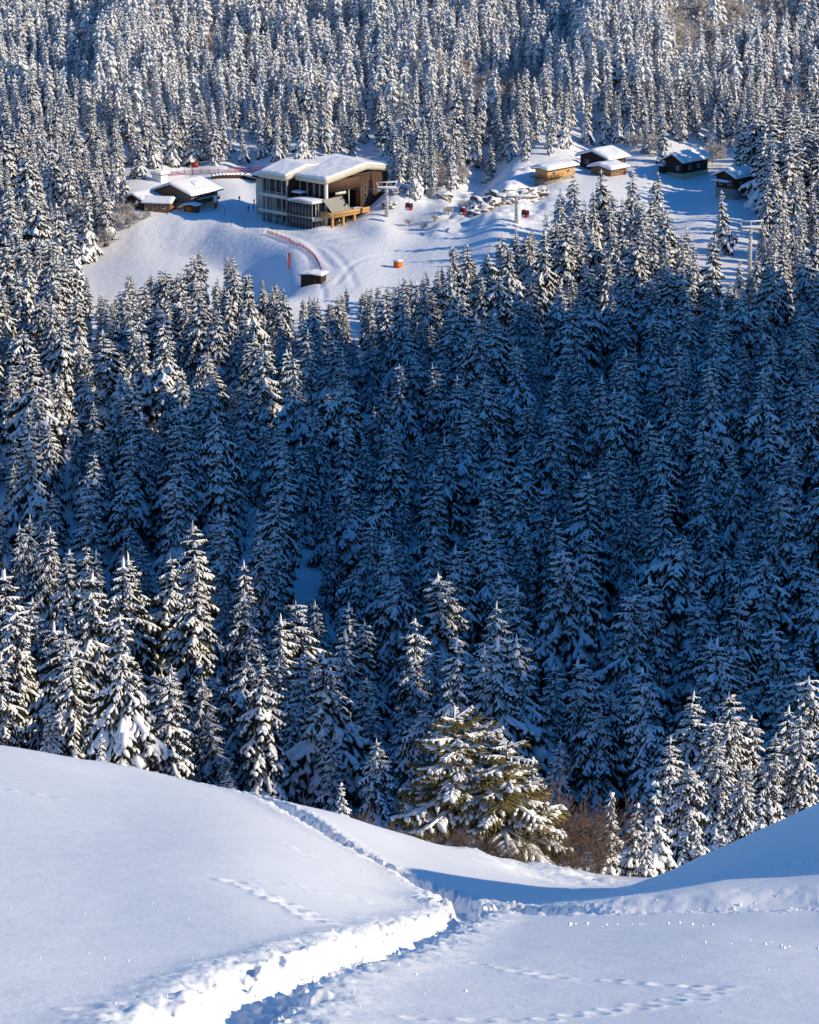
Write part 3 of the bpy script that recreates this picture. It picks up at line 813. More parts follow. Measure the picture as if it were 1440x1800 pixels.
M['grey_post'] = principled('grey_post', (0.30, 0.28, 0.25), 0.7, 0.3, col2=(0.24, 0.225, 0.2), scale=1.5)
M['concrete'] = principled('concrete', (0.34, 0.33, 0.31), 0.85, 0.2, col2=(0.26, 0.255, 0.24), scale=1.0, bump=0.01)
M['render_wall'] = principled('rendered_wall', (0.55, 0.46, 0.30), 0.85, 0.2, col2=(0.48, 0.40, 0.26), scale=1.0)
M['stone'] = principled('stone_wall', (0.20, 0.17, 0.14), 0.9, 0.2, col2=(0.42, 0.36, 0.29), scale=2.2, bump=0.05, bscale=3)
M['glass'] = principled('window_glass', (0.02, 0.025, 0.03), 0.08, 0.6)
M['white_paint'] = principled('white_paint', (0.75, 0.74, 0.72), 0.6, 0.3, col2=(0.68, 0.67, 0.65), scale=2)
M['orange'] = principled('orange_paint', (0.80, 0.18, 0.02), 0.6, 0.3, col2=(0.72, 0.15, 0.015), scale=2)
M['red'] = principled('red_paint', (0.42, 0.02, 0.03), 0.5, 0.4, col2=(0.34, 0.018, 0.025), scale=3)
M['net_red'] = principled('red_net', (0.50, 0.05, 0.06), 0.8, 0.2, col2=(0.38, 0.04, 0.05), scale=4)
M['net_pink'] = principled('pink_net', (0.45, 0.12, 0.28), 0.8, 0.2, col2=(0.36, 0.10, 0.24), scale=4)
M['steel'] = principled('galvanised_steel', (0.45, 0.46, 0.46), 0.55, 0.4, col2=(0.36, 0.37, 0.37), scale=3)
M['black'] = principled('black_rubber', (0.02, 0.02, 0.022), 0.7, 0.3)
M['tarp'] = principled('grey_tarp', (0.36, 0.35, 0.30), 0.8, 0.2, col2=(0.28, 0.27, 0.24), scale=1.5)

def boxes(bs):
    V = []; F = []
    for k, (x0, x1, y0, y1, z0, z1) in enumerate(bs):
        V += [(x0, y0, z0), (x1, y0, z0), (x1, y1, z0), (x0, y1, z0), (x0, y0, z1), (x1, y0, z1), (x1, y1, z1), (x0, y1, z1)]
        o = 8 * k
        F += [(o + 3, o + 2, o + 1, o), (o + 4, o + 5, o + 6, o + 7), (o, o + 1, o + 5, o + 4), (o + 1, o + 2, o + 6, o + 5), (o + 2, o + 3, o + 7, o + 6), (o + 3, o, o + 4, o + 7)]
    return np.array(V, float), np.array(F, int)
def part(name, bs, mat, parent, label=None):
    V, F = boxes(bs if isinstance(bs, list) else [bs])
    return link(name, mesh_np(name, V, F, [M[mat]]), parent, label=label)
def bar(name, a, b, r, mat, parent, ns=6):
    V, F = rod(a, b, r, ns)
    return link(name, mesh_np(name, V, F, [M[mat]]), parent)
def rod(a, b, r, ns=6, r2=None):
    a = np.array(a, float); b = np.array(b, float); d = b - a; d /= np.linalg.norm(d)
    s = np.cross(d, [0, 0, 1.0]);
    if np.linalg.norm(s) < 1e-3: s = np.array([1.0, 0, 0])
    s /= np.linalg.norm(s); t = np.cross(s, d)
    an = np.arange(ns) / ns * 2 * np.pi
    ring = np.cos(an)[:, None] * s + np.sin(an)[:, None] * t
    V = np.r_[a + r * ring, b + (r if r2 is None else r2) * ring, [a], [b]]
    j = np.arange(ns); k = (j + 1) % ns
    F = np.r_[np.c_[j, k, ns + k], np.c_[j, ns + k, ns + j], np.c_[k, j, np.full(ns, 2 * ns)], np.c_[ns + j, ns + k, np.full(ns, 2 * ns + 1)]]
    return V, F
def extrude(poly, y0, y1):
    """closed prism: polygon in (x, z) run from y0 to y1"""
    n = len(poly); P = np.array(poly, float)
    V = np.r_[np.c_[P[:, 0], np.full(n, y0), P[:, 1]], np.c_[P[:, 0], np.full(n, y1), P[:, 1]]]
    F = [np.array([[i, (i + 1) % n, n + (i + 1) % n, n + i] for i in range(n)])]
    me_caps = [list(range(n))[::-1], [n + i for i in range(n)]]
    return V, F, me_caps
def prism(name, poly, y0, y1, mat, parent):
    V, F, caps = extrude(poly, y0, y1)
    me = bpy.data.meshes.new(name)
    me.from_pydata([tuple(v) for v in V], [], [tuple(int(q) for q in f) for f in F[0]] + caps)
    me.materials.append(M[mat]); me.update()
    return link(name, me, parent)
def snow_sheet(name, fn, p0, p1, q0, q1, th, parent, n=22, m=22, bottom=None, seed=0):
    """a blanket of snow over a roof: fn(p, q) is the roof, with rolled edges and small hollows"""
    u = np.linspace(0, 1, n); v = np.linspace(0, 1, m)
    Uu, Vv = np.meshgrid(u, v)
    P = p0 + (p1 - p0) * Uu; Q = q0(P) + (q1 - q0(P)) * Vv if callable(q0) else q0 + (q1 - q0) * Vv
    ed = np.minimum(np.minimum(Uu, 1 - Uu) * abs(p1 - p0), np.minimum(Vv, 1 - Vv) * abs(q1 - (q0 if not callable(q0) else 0)))
    t = th * (0.35 + 0.65 * np.sqrt(np.clip(ed / (1.4 * th), 0, 1))) * (1 + 0.28 * fbm(P / 1.7 + seed, Q / 1.7, 3))
    base = fn(P, Q)
    Vt = np.c_[P.ravel(), Q.ravel(), (base + t).ravel()]; Vb = np.c_[P.ravel(), Q.ravel(), (base + 0.004).ravel()]
    i = (np.arange(m - 1)[:, None] * n + np.arange(n - 1)[None]).ravel()
    top = np.c_[i, i + 1, i + n + 1, i + n]; N = n * m
    bot = top[:, ::-1] + N
    ring = np.r_[np.arange(n), n - 1 + n * np.arange(1, m), n * m - 2 - np.arange(n - 1), n * np.arange(m - 2, 0, -1)]
    rn = np.roll(ring, -1)
    side = np.c_[rn, ring, ring + N, rn + N]
    return link(name, mesh_np(name, np.r_[Vt, Vb], np.r_[top, bot, side], [M['roof_snow']], smooth=True), parent)
def at(name, c, r, rot, label, cat, group=None, dz=0.0, y0=330.0):
    """Empty on the ground at the place a pixel of the photograph shows"""
    x, y, z = hit(c, r, y0=y0)
    o = link(name, None, label=label, cat=cat, group=group)
    o.location = (x, y, gz(x, y) + dz); o.rotation_euler = (0, 0, rot)
    return o
def window(parent, face, a0, a1, z0, z1, plane, frame='white_paint', bars=1):
    """a window in a wall: face 'front' looks along -y, 'right' along +x; plane is the wall's position; four frame members and a pane"""
    t = 0.09
    def B(a, b, lo, hi, d0, d1):
        return (a, b, plane - d1, plane - d0, lo, hi) if face == 'front' else (plane + d0, plane + d1, a, b, lo, hi)
    w = part('window', [B(a0, a1, z0, z0 + t, -0.05, 0.06), B(a0, a1, z1 - t, z1, -0.05, 0.06), B(a0, a0 + t, z0 + t, z1 - t, -0.05, 0.055), B(a1 - t, a1, z0 + t, z1 - t, -0.05, 0.055)]
             + [B(a0 + (a1 - a0) * (k + 1) / (bars + 1) - 0.03, a0 + (a1 - a0) * (k + 1) / (bars + 1) + 0.03, z0 + t, z1 - t, -0.05, 0.05) for k in range(bars)], frame, parent)
    part('pane', B(a0 + t, a1 - t, z0 + t, z1 - t, 0.0, 0.02), 'glass', w)
    return w
def railing(parent, pts, z0, h, mat='grey_post', step=1.4):
    r = link('railing', None, parent)
    for (xa, ya), (xb, yb) in zip(pts[:-1], pts[1:]):
        for zz in (h, h * 0.55):
            bar('rail', (xa, ya, z0 + zz), (xb, yb, z0 + zz), 0.06, mat, r)
        n = max(1, int(math.hypot(xb - xa, yb - ya) / step))
        for k in range(n + 1):
            f = k / n
            bar('post', (xa + (xb - xa) * f, ya + (yb - ya) * f, z0), (xa + (xb - xa) * f, ya + (yb - ya) * f, z0 + h), 0.06, mat, r)
    return r

def house(name, label, c, r, theta, Wd, L, wall_h, pitch, wall='plank', snow=0.7, over=0.9, base=None, group='timber chalets round the plateau', cat='chalet', ridge='q', chimney=None, wins=(), dz=0.0, sink=2.5):
    """chalet whose nearest ground corner is at a pixel; x runs along the facade seen on its left, y along the flank seen on its right"""
    o = at(name, c, r, -theta, label, cat, group, dz)
    # the empty sits at the corner (Wd, 0): shift the shapes so that local x runs -Wd..0
    tp = math.tan(pitch)
    if ridge == 'q':
        poly = [(-Wd, -sink), (0, -sink), (0, wall_h), (-Wd / 2, wall_h + tp * Wd / 2), (-Wd, wall_h)]
        prism('wall', poly, 0, L, wall, o)
        roof = lambda P, Q: wall_h + 0.20 + tp * (Wd / 2 - np.abs(P + Wd / 2))
        ph = Wd / 2 + over
        e = wall_h - tp * over
        rf = prism('roof', [(-Wd - over, e), (-Wd / 2, wall_h + tp * Wd / 2), (over, e), (over, e + 0.2), (-Wd / 2, wall_h + tp * Wd / 2 + 0.2), (-Wd - over, e + 0.2)], -over, L + over, 'plank', o)
    else:
        poly = [(0, -sink), (L, -sink), (L, wall_h), (L / 2, wall_h + tp * L / 2), (0, wall_h)]
        V, F, caps = extrude(poly, -Wd, 0)
        V = V[:, [1, 0, 2]]
        me = bpy.data.meshes.new('wall'); me.from_pydata([tuple(v) for v in V], [], [tuple(int(q) for q in f)[::-1] for f in F[0]] + [f[::-1] for f in caps]); me.materials.append(M[wall]); me.update(); link('wall', me, o)
        roof = lambda P, Q: wall_h + 0.20 + tp * (L / 2 - np.abs(Q - L / 2))
        e = wall_h - tp * over
        V, F, caps = extrude([(-over, e), (L / 2, wall_h + tp * L / 2), (L + over, e), (L + over, e + 0.2), (L / 2, wall_h + tp * L / 2 + 0.2), (-over, e + 0.2)], -Wd - over, over)
        V = V[:, [1, 0, 2]]
        me = bpy.data.meshes.new('roof'); me.from_pydata([tuple(v) for v in V], [], [tuple(int(q) for q in f)[::-1] for f in F[0]] + [f[::-1] for f in caps]); me.materials.append(M['plank']); me.update(); rf = link('roof', me, o)
    snow_sheet('snow', roof, -Wd - over - 0.1, over + 0.1, -over - 0.1, L + over + 0.1, snow, rf, seed=c * 0.37, n=27 if ridge == 'q' else 22, m=22 if ridge == 'q' else 27)
    if base:
        part('base_wall', [(-Wd - 0.12, 0.12, -0.12, L + 0.12, -sink, base[0])], base[1], o)
    for face, a0, a1, z0, z1 in wins:
        if face == 'front': window(o, 'front', -Wd + a0, -Wd + a1, z0, z1, 0.0)
        else: window(o, 'right', a0, a1, z0, z1, 0.0)
    if chimney:
        part('chimney', [(-Wd + chimney[0] - 0.35, -Wd + chimney[0] + 0.35, chimney[1] - 0.35, chimney[1] + 0.35, wall_h, wall_h + tp * Wd / 2 + 1.6)], 'stone', rf)
        part('chimney_cap', [(-Wd + chimney[0] - 0.45, -Wd + chimney[0] + 0.45, chimney[1] - 0.45, chimney[1] + 0.45, wall_h + tp * Wd / 2 + 1.6, wall_h + tp * Wd / 2 + 1.85)], 'snow', rf)
    return o

# ------------------------------------------------------------------ the lodge
def build_lodge():
    x, y, z = hit(463, 388, y0=700)
    th = math.radians(43)
    o = link('mountain_lodge', None, label='large modern lodge with pale fascia, folded snowy roof and glass stair on the plateau', cat='lodge')
    o.location = (x, y, -145.4); o.rotation_euler = (0, 0, -th)
    # roof surfaces of the two wings: straight shallow pitches
    def rz(P, Qq):
        P = np.asarray(P, float); Qq = np.asarray(Qq, float)
        a = np.interp(Qq, [-1, 8, 18, 30], [0, 2.1, 0.8, 1.3]) * (1 - 0.02 * (P - 4))
        b = np.interp(Qq, [2.5, 19, 30], [0, 2.5, 0.7]) * (1.12 - 0.016 * (P - 10))
        return 13.6 + np.where(P < 9.815, a, b)
    rf = link('roof', None, o)
    def deck(name, p0, p1, q0, q1, n, m):
        P, Qq = np.meshgrid(np.linspace(p0, p1, n), np.linspace(q0, q1, m)); Z = rz(P, Qq)
        i = (np.arange(m - 1)[:, None] * n + np.arange(n - 1)[None]).ravel(); N = n * m
        top = np.c_[i, i + 1, i + n + 1, i + n]
        ring = np.r_[np.arange(n), n - 1 + n * np.arange(1, m), n * m - 2 - np.arange(n - 1), n * np.arange(m - 2, 0, -1)]; rn = np.roll(ring, -1)
        V = np.r_[np.c_[P.ravel(), Qq.ravel(), Z.ravel() - 0.02], np.c_[P.ravel(), Qq.ravel(), Z.ravel() - 1.35]]
        link(name, mesh_np(name, V, np.r_[top, top[:, ::-1] + N, np.c_[rn, ring, ring + N, rn + N]], [M['fascia']]), rf)
        snow_sheet('snow', rz, p0 - (0.12 if p0 < 0 else -0.005), p1 + (0.12 if p1 > 20 else -0.005), q0 - 0.12, q1 + 0.12, 0.6, rf, n=40, m=60)
    deck('fascia', -0.8, 9.8, -0.8, 29.5, 14, 30)
    deck('fascia', 9.83, 21.8, 2.7, 29.3, 16, 30)
    # upper storey: dark panels between grey posts
    part('core_wall', [(0.3, 9.5, 0.5, 28.5, 7.6, 12.4)], 'plank', o)
    part('core_wall', [(9.83, 16.5, 4.3, 28.4, -2.5, 12.5)], 'plank', o)
    part('core_wall', [(16.53, 20.4, 17.0, 28.4, -2.5, 12.5)], 'plank', o)
    part('core_wall', [(16.53, 20.4, 4.3, 16.97, -2.5, 4.2)], 'plank', o)
    part('core_wall', [(16.53, 20.4, 4.3, 4.6, 4.2, 12.5)], 'plank', o)
    part('core_wall', [(2.2, 9.5, 5.0, 28.4, -2.5, 7.58)], 'plank', o)
    for a in np.arange(0.55, 9.3, 1.16):
        part('panel', [(a, a + 1.06, 0.40, 0.497, 8.15, 12.2)], 'plank', o)
    for a in (0.0, 1.6, 2.6, 5.0, 7.4, 9.2):
        part('column', [(a, a + 0.42, -0.25, 0.32, -2.5, 12.3)], 'grey_post', o)
    for a in (10.6, 13.4, 16.0, 18.2, 20.2):
        part('column', [(a, a + 0.45, 3.6, 4.22, 7.6, 12.3)], 'grey_post', o)
    for a in np.arange(11.2, 20.0, 1.5):
        part('panel', [(a, a + 1.3, 4.18, 4.296, 8.2, 12.2)], 'plank', o)
    for a in (3.1, 5.6, 7.9):
        window(o, 'front', a, a + 0.8, 9.2, 11.4, 0.39, 'grey_post', 0)
    for zb in (7.9, 3.4):
        part('balcony_slab', [(-1.0, 10.2, -1.1, 0.45 if zb > 5 else 2.2, zb - 0.55, zb)], 'fascia', o)
        railing(o, [(-0.9, -1.0), (10.0, -1.0)], zb, 1.0, 'steel')
        snow_sheet('snow', lambda P, Qq, zb=zb: zb + 0 * P, -1.0, 10.2, -1.1, -0.3, 0.22, o, n=20, m=5)
    for a in (2.6, 4.2, 5.8, 7.4):
        window(o, 'front', a, a + 1.3, 4.2, 7.0, 4.99, 'grey_post', 1)
        window(o, 'front', a, a + 1.3, 0.4, 2.6, 4.99, 'grey_post', 1)
    # right flank: timber gable, shaded recess, flank wall with three small windows
    part('gable_wall', [(20.42, 21.0, 4.3, 17.0, 10.3, 12.9)], 'wood', o)
    part('gable_wall', [(20.42, 21.0, 17.0, 28.3, -2.5, 12.9)], 'wood', o)
    part('gable_wall', [(20.42, 21.02, 26.3, 28.32, 12.9, 13.0), (20.42, 21.0, 14.0, 26.0, 12.92, 13.6)], 'wood', o)
    part('corner_post', [(20.3, 21.1, 3.55, 4.28, 0, 12.4)], 'white_paint', o)
    for k in range(11):
        part('plank', [(21.0, 21.06, 17.1 + k, 17.98 + k, 0.0, 12.6)], 'wood', o)
    for zz in (4.6, 6.7, 8.8):
        window(o, 'right', 18.4, 19.6, zz, zz + 1.3, 21.06, 'grey_post', 0)
    part('lintel_beam', [(20.42, 21.2, 4.3, 17.0, 9.8, 10.28)], 'plank', o)
    part('wall_sign', [(20.0, 20.12, 8.2, 12.6, 8.5, 9.3)], 'white_paint', o)
    part('pillar', [(20.6, 20.9, 12.6, 12.9, 4.3, 9.8)], 'steel', o)
    # terrace on the right
    part('terrace_slab', [(21.1, 26.0, 1.0, 15.5, 3.7, 4.3)], 'pine_wood', o)
    part('parapet', [(25.85, 26.1, 1.0, 15.5, 4.3, 5.2), (21.1, 26.1, 0.8, 1.0, 3.7, 5.2)], 'pine_wood', o)
    snow_sheet('snow', lambda P, Qq: 4.3 + 0 * P, 21.2, 25.8, 5.5, 15.4, 0.5, o, n=10, m=16)
    prism('awning', [(21.1, 8.2), (25.0, 4.9), (25.0, 4.8), (21.1, 8.05)], 2.0, 9.5, 'tarp', o)
    for q in (1.0, 5.2, 9.6, 14.9):
        part('column', [(25.3, 25.9, q, q + 0.6, -2.5, 3.7)], 'pine_wood', o)
    part('cellar_wall', [(20.45, 23.2, 4.4, 15.4, -2.5, 3.7)], 'plank', o)
    for q in (5.9, 7.9, 10.4, 12.6):
        window(o, 'right', q, q + 1.6, 0.3, 3.0, 23.2, 'grey_post', 1)
    # glass stair with its own snowy roof
    part('stair_roof', [(11.6, 21.2, -1.9, 3.5, 7.3, 7.55)], 'fascia', o)
    snow_sheet('snow', lambda P, Qq: 7.55 + 0.35 * np.sin(np.clip((P - 11.6) / 9.6, 0, 1) * math.pi), 11.5, 21.3, -2.0, 3.5, 0.45, o, n=24, m=14)
    for k in range(8):
        a = 12.0 + k * 8.7 / 7
        part('mullion', [(a - 0.09, a + 0.09, -1.6, -1.4, -2.5, 7.3)], 'grey_post', o)
    for k in range(4):
        q = -0.2 + k * 1.1
        part('mullion', [(20.6, 20.8, q - 0.09, q + 0.09, -2.5, 7.3)], 'steel', o)
    for k in range(7):
        a = 12.0 + k * 8.7 / 7
        for z0, z1 in ((0.3, 3.2), (3.7, 7.1)):
            part('pane', [(a + 0.1, a + 8.7 / 7 - 0.1, -1.53, -1.49, z0, z1)], 'glass', o)
    for k in range(3):
        q = -0.2 + k * 1.1
        for z0, z1 in ((0.3, 2.2), (3.7, 7.1)):
            part('pane', [(20.69, 20.73, q + 0.1, q + 1.0, z0, z1)], 'glass', o)
    part('transom', [(12.0, 20.8, -1.58, -1.42, 3.25, 3.65)], 'grey_post', o)
    part('transom', [(20.62, 20.78, -1.41, 3.4, 2.4, 3.6)], 'white_paint', o)
    st = link('staircase', None, o)
    for k in range(16):
        part('step', [(12.6 + k * 0.5, 13.2 + k * 0.5, -0.9, 0.6, 6.3 - k * 0.4, 6.45 - k * 0.4)], 'wood', st)
    V, F = rod((12.4, -0.95, 6.6), (20.4, -0.95, 0.2), 0.28, 4); link('stringer', mesh_np('stringer', V, F, [M['wood']]), st)
    # small canopy above it
    part('canopy', [(9.9, 13.4, 1.2, 4.1, 8.9, 9.1)], 'plank', o)
    snow_sheet('snow', lambda P, Qq: 9.1 + 0 * P, 9.85, 13.5, 1.1, 4.1, 0.5, o, n=12, m=12)
    # low rear wing seen on the left of the roof
    part('rear_wing', [(-9.5, -0.9, 6.5, 13.0, -2.5, 10.4)], 'fascia', o)
    snow_sheet('snow', lambda P, Qq: 11.1 + 0.12 * (Qq - 6), -10.4, -0.82, 5.6, 13.8, 0.6, o, n=18, m=18)
    part('wing_roof', [(-10.3, -0.85, 5.7, 13.7, 10.42, 11.08)], 'plank', o)
    snow_sheet('snow', lambda P, Qq: 12.0 + 0.1 * (Qq - 14), -9.0, -0.82, 13.9, 20.5, 0.6, o, n=14, m=14)
    part('wing_roof', [(-8.9, -0.85, 13.9, 20.4, 8.0, 11.9)], 'fascia', o)
    return o
build_lodge()
hx, hy, hz = hit(533, 399, y0=700)

# ------------------------------------------------------------------ restaurant and chalets
D = math.radians
o = house('restaurant', 'two-storey timber restaurant with wide snowy roof and a balcony beside the plateau', 336, 371, D(35), 13.0, 12.0, 4.6, D(19), wall='warm_wood', snow=0.75, over=1.2, cat='restaurant', group='buildings of the restaurant', chimney=None, base=(1.9, 'render_wall'),
          wins=[('front', 8.2, 9.6, 2.6, 3.9), ('front', 10.6, 12.0, 2.6, 3.9), ('right', 1.2, 2.6, 2.5, 4.0), ('right', 4.0, 5.4, 2.5, 4.0), ('right', 6.8, 8.2, 2.5, 4.0), ('right', 9.4, 10.8, 2.5, 4.0), ('right', 2.0, 3.4, 0.1, 1.7), ('right', 7.5, 9.0, 0.1, 1.7)])
part('balcony_floor', [(0.13, 1.7, 1.0, 11.0, 2.05, 2.2)], 'wood', o)
railing(o, [(1.6, 1.0), (1.6, 11.0)], 2.2, 0.95, 'wood', 1.0)
part('balcony_board', [(1.66, 1.72, 1.0, 11.0, 2.25, 2.8)], 'wood', o)
snow_sheet('snow', lambda P, Q: 3.2 + 0 * P, 1.5, 1.74, 1.0, 11.0, 0.16, o, n=3, m=14)
prism('dormer', [(-5.0, 5.5), (-2.6, 5.5), (-2.6, 6.5), (-5.0, 7.0)], 5.0, 7.6, 'plank', o)
snow_sheet('snow', lambda P, Q: 6.9 - 0.2 * (P + 5.0), -5.2, -2.2, 4.7, 8.0, 0.4, o, n=8, m=8)
house('restaurant_wing', 'low timber wing with gable end at the far end of the restaurant', 251, 373, D(40), 6.6, 7.0, 2.7, D(20), wall='plank', snow=0.6, over=0.8, cat='outbuilding', group='buildings of the restaurant', wins=[('front', 1.2, 2.4, 1.0, 2.0), ('front', 3.6, 4.8, 1.0, 2.0)])
house('restaurant_annex', 'long low annex with eaves towards the bank joining the restaurant wings', 299, 374, D(12), 7.6, 5.5, 2.4, D(16), wall='warm_wood', snow=0.6, over=0.7, cat='outbuilding', group='buildings of the restaurant', ridge='p', wins=[('front', 0.6, 1.6, 0.8, 1.9), ('front', 2.6, 3.8, 0.8, 1.9), ('front', 5.0, 6.2, 0.8, 1.9)])
house('restaurant_porch', 'grey rendered porch block under a rounded snow cap before the restaurant gable', 316, 366, D(35), 5.0, 4.0, 4.0, D(6), wall='render_wall', snow=0.6, over=0.4, cat='outbuilding', group='buildings of the restaurant', wins=[('front', 2.8, 3.8, 2.0, 3.1), ('right', 1.2, 2.2, 1.8, 2.9)])
o = house('ski_hut', 'little hut with a bright orange door below the restaurant balcony', 345, 376, D(20), 3.6, 2.4, 1.9, D(8), wall='wood', snow=0.4, over=0.45, cat='hut', group='buildings of the restaurant')
part('door', [(-3.0, -1.5, -0.08, -0.01, 0.0, 1.75)], 'orange', o)
house('snowed_shed', 'small cube shed buried in snow behind the restaurant', 283, 322, D(35), 3.4, 3.2, 2.2, D(8), wall='white_paint', snow=0.9, over=0.3, cat='shed', group='buildings of the restaurant')
o = house('sunlit_chalet', 'pale sunlit timber chalet on a stone base atop the rocky knoll', 962, 326, D(43), 4.4, 12.0, 4.2, D(9), wall='pine_wood', snow=1.0, over=0.9, base=(1.7, 'stone'), wins=[('right', 2.2, 3.4, 2.5, 3.6), ('right', 8.4, 9.6, 2.5, 3.6)])
part('balcony_floor', [(-5.6, 1.2, -1.2, -0.13, 1.75, 1.9), (0.13, 1.2, -0.13, 5.5, 1.75, 1.9)], 'wood', o)
railing(o, [(-5.4, -1.1), (1.1, -1.1), (1.1, 5.4)], 1.9, 1.0, 'wood')
o = house('dark_chalet', 'dark gabled chalet standing highest behind a lower snow-roofed hut', 1069, 300, D(43), 10.5, 8.0, 3.4, D(17), wall='plank', snow=0.9, over=1.1, wins=[('front', 2.0, 3.2, 1.2, 2.4), ('front', 7.2, 8.4, 1.2, 2.4), ('right', 2.5, 3.7, 1.2, 2.4)])
part('lean_wall', [(0.02, 0.16, 4.4, 7.9, 0.0, 2.9)], 'wood', o)
house('low_hut', 'low wide hut under thick snow just below the dark gabled chalet', 1074, 311, D(43), 7.4, 7.0, 2.0, D(10), wall='warm_wood', snow=0.9, over=0.8, wins=[('right', 2.0, 3.4, 0.5, 1.5)])
o = house('tall_chalet', 'tall steep-gabled chalet with pale ground floor behind a bare tree', 1199, 317, D(43), 6.0, 12.0, 5.4, D(28), wall='plank', snow=0.7, over=1.1, base=(1.7, 'render_wall'), wins=[('front', 0.6, 1.4, 0.2, 1.4), ('front', 2.0, 2.8, 0.2, 1.4), ('front', 3.8, 4.8, 2.6, 3.8), ('right', 3.0, 4.2, 2.6, 3.8), ('right', 7.0, 8.2, 2.6, 3.8)])
part('side_roof', [(-8.6, -5.9, -1.2, 4.0, 3.2, 3.4)], 'plank', o)
snow_sheet('snow', lambda P, Q: 3.4 + 0 * P, -8.7, -6.1, -1.3, 4.1, 0.5, o, n=10, m=12)
part('side_wall', [(-8.2, -6.02, -0.6, 3.8, -2.0, 3.19)], 'plank', o)
o = house('stilted_chalet', 'dark shaded chalet on a stone basement with outside stairs by tall spruces', 1292, 353, D(43), 6.6, 8.6, 6.4, D(24), wall='plank', snow=0.7, over=1.0, base=(3.0, 'concrete'), chimney=(3.6, 5.5), wins=[('front', 1.0, 2.2, 3.8, 4.9), ('front', 4.0, 5.2, 3.8, 4.9), ('right', 2.0, 3.2, 4.0, 5.1), ('right', 5.0, 6.2, 4.0, 5.1)])
part('porch_roof', [(-6.9, -1.0, -2.2, -0.02, 4.9, 5.1)], 'plank', o)
snow_sheet('snow', lambda P, Q: 5.1 + 0 * P, -7.0, -0.9, -2.3, -0.02, 0.45, o, n=14, m=8)
st = link('staircase', None, o)
for k in range(9):
    part('step', [(0.2, 1.4, 1.0 + 0.42 * k, 1.5 + 0.42 * k, 2.7 - 0.33 * k, 2.85 - 0.33 * k)], 'snow', st)
railing(o, [(1.45, 1.0), (1.45, 4.8)], 2.0, 0.9, 'wood', 0.8)
o = house('piste_hut', 'small wooden hut with flat snowy roof at the bend of the piste', 564, 500, D(20), 5.4, 3.6, 2.0, D(5), wall='plank', snow=0.6, over=0.5, cat='hut', group='huts at the piste')
part('door', [(-2.4, -1.4, -0.07, -0.01, 0.0, 1.9)], 'plank', o)

# orange box by the piste and its wires
o = at('orange_box', 700, 471, D(-35), 'bright orange box capped with snow standing alone on the piste', 'box')
part('body', [(-0.85, 0.85, -0.85, 0.85, -0.4, 1.5)], 'orange', o)
part('lid', [(-0.95, 0.95, -0.95, 0.95, 1.5, 1.6)], 'orange', o)
snow_sheet('snow', lambda P, Q: 1.6 + 0 * P, -0.97, 0.97, -0.97, 0.97, 0.45, o, n=9, m=9)

# ------------------------------------------------------------------ lifts
def pylon(c, rbase, rtop, label, arm=2.6, y0=600):
    x, y, z = hit(c, rbase, y0=y0)
    zt = float(ray(c, rtop)[1]) * y
    o = link('lift_pylon', None, label=label, cat='pylon', group='pylons of the gondola lift'); o.location = (x, y, gz(x, y)); o.rotation_euler = (0, 0, D(12))
    h = zt - gz(x, y)
    V, F = rod((0, 0, -1), (0, 0, h), 0.62, 10, 0.42); link('mast', mesh_np('mast', V, F, [M['steel']], smooth=False), o)
    a = link('crossarm', None, o)
    part('beam', [(-arm, arm, -0.28, 0.28, h, h + 0.5)], 'steel', a)
    for s in (-1, 1):
        part('sheave_bank', [(s * arm - 0.2, s * arm + 0.2, -2.0, 2.0, h - 0.25, h + 0.05)], 'steel', a)
        V, F = rod((s * (arm - 0.4), 0, h + 0.5), (s * (arm + 0.3), 0, h + 1.9), 0.12, 5); link('strut', mesh_np('strut', V, F, [M['white_paint']]), a)
    V, F = rod((-arm - 0.3, 0, h + 1.9), (arm + 0.3, 0, h + 1.9), 0.16, 5); link('gantry', mesh_np('gantry', V, F, [M['white_paint']]), a)
    V, F = rod((0, 0, h + 0.5), (0, 0, h + 1.9), 0.12, 5); link('strut', mesh_np('strut', V, F, [M['white_paint']]), a)
    snow_sheet('snow', lambda P, Q: h + 0.5 + 0 * P, -arm, arm, -0.3, 0.3, 0.3, a, n=14, m=4)
    lad = link('ladder', None, o)
    for k in range(int(h / 0.9)):
        part('rung', [(-0.75, -0.45, -0.9, -0.75, 0.8 + 0.9 * k, 0.95 + 0.9 * k)], 'white_paint', lad)
    return np.array([x, y, zt + 0.1])
pA = pylon(680, 394, 332, 'grey lift pylon with snowy crossarm on the rocks beside the lodge')
pB = pylon(908, 395, 347, 'frosted lift pylon rising from the hollow below the rocky knoll')
pC = pylon(1317, 500, 402, 'sunlit white lift pylon standing out of dark spruces by the shaded chalet')
p0 = pA + (pA - pB) * np.array([0.35, 0.35, 0.0]) + np.array([0, 0, -1.0])
CABLE = []
for a, b, sag in ((p0, pA, 0.2), (pA, pB, 2.0), (pB, pC, 3.0)):
    for t in np.linspace(0, 1, 24, endpoint=False):
        CABLE.append(a + (b - a) * t - np.array([0, 0, 4 * sag * t * (1 - t)]))
CABLE = np.array(CABLE + [pC])
for off, nm in ((-2.6, 'haul cable on the near side of the gondola pylons'), (2.6, 'haul cable on the far side of the gondola pylons')):
    P = CABLE + np.array([off * math.cos(D(12)), off * math.sin(D(12)), -0.2])
    V, F = tube(P, np.full(len(P), 0.035), 4)
    link('lift_cable', mesh_np('lift_cable', V, F, [M['steel']]), label=nm, cat='cable', group='cables of the gondola lift')
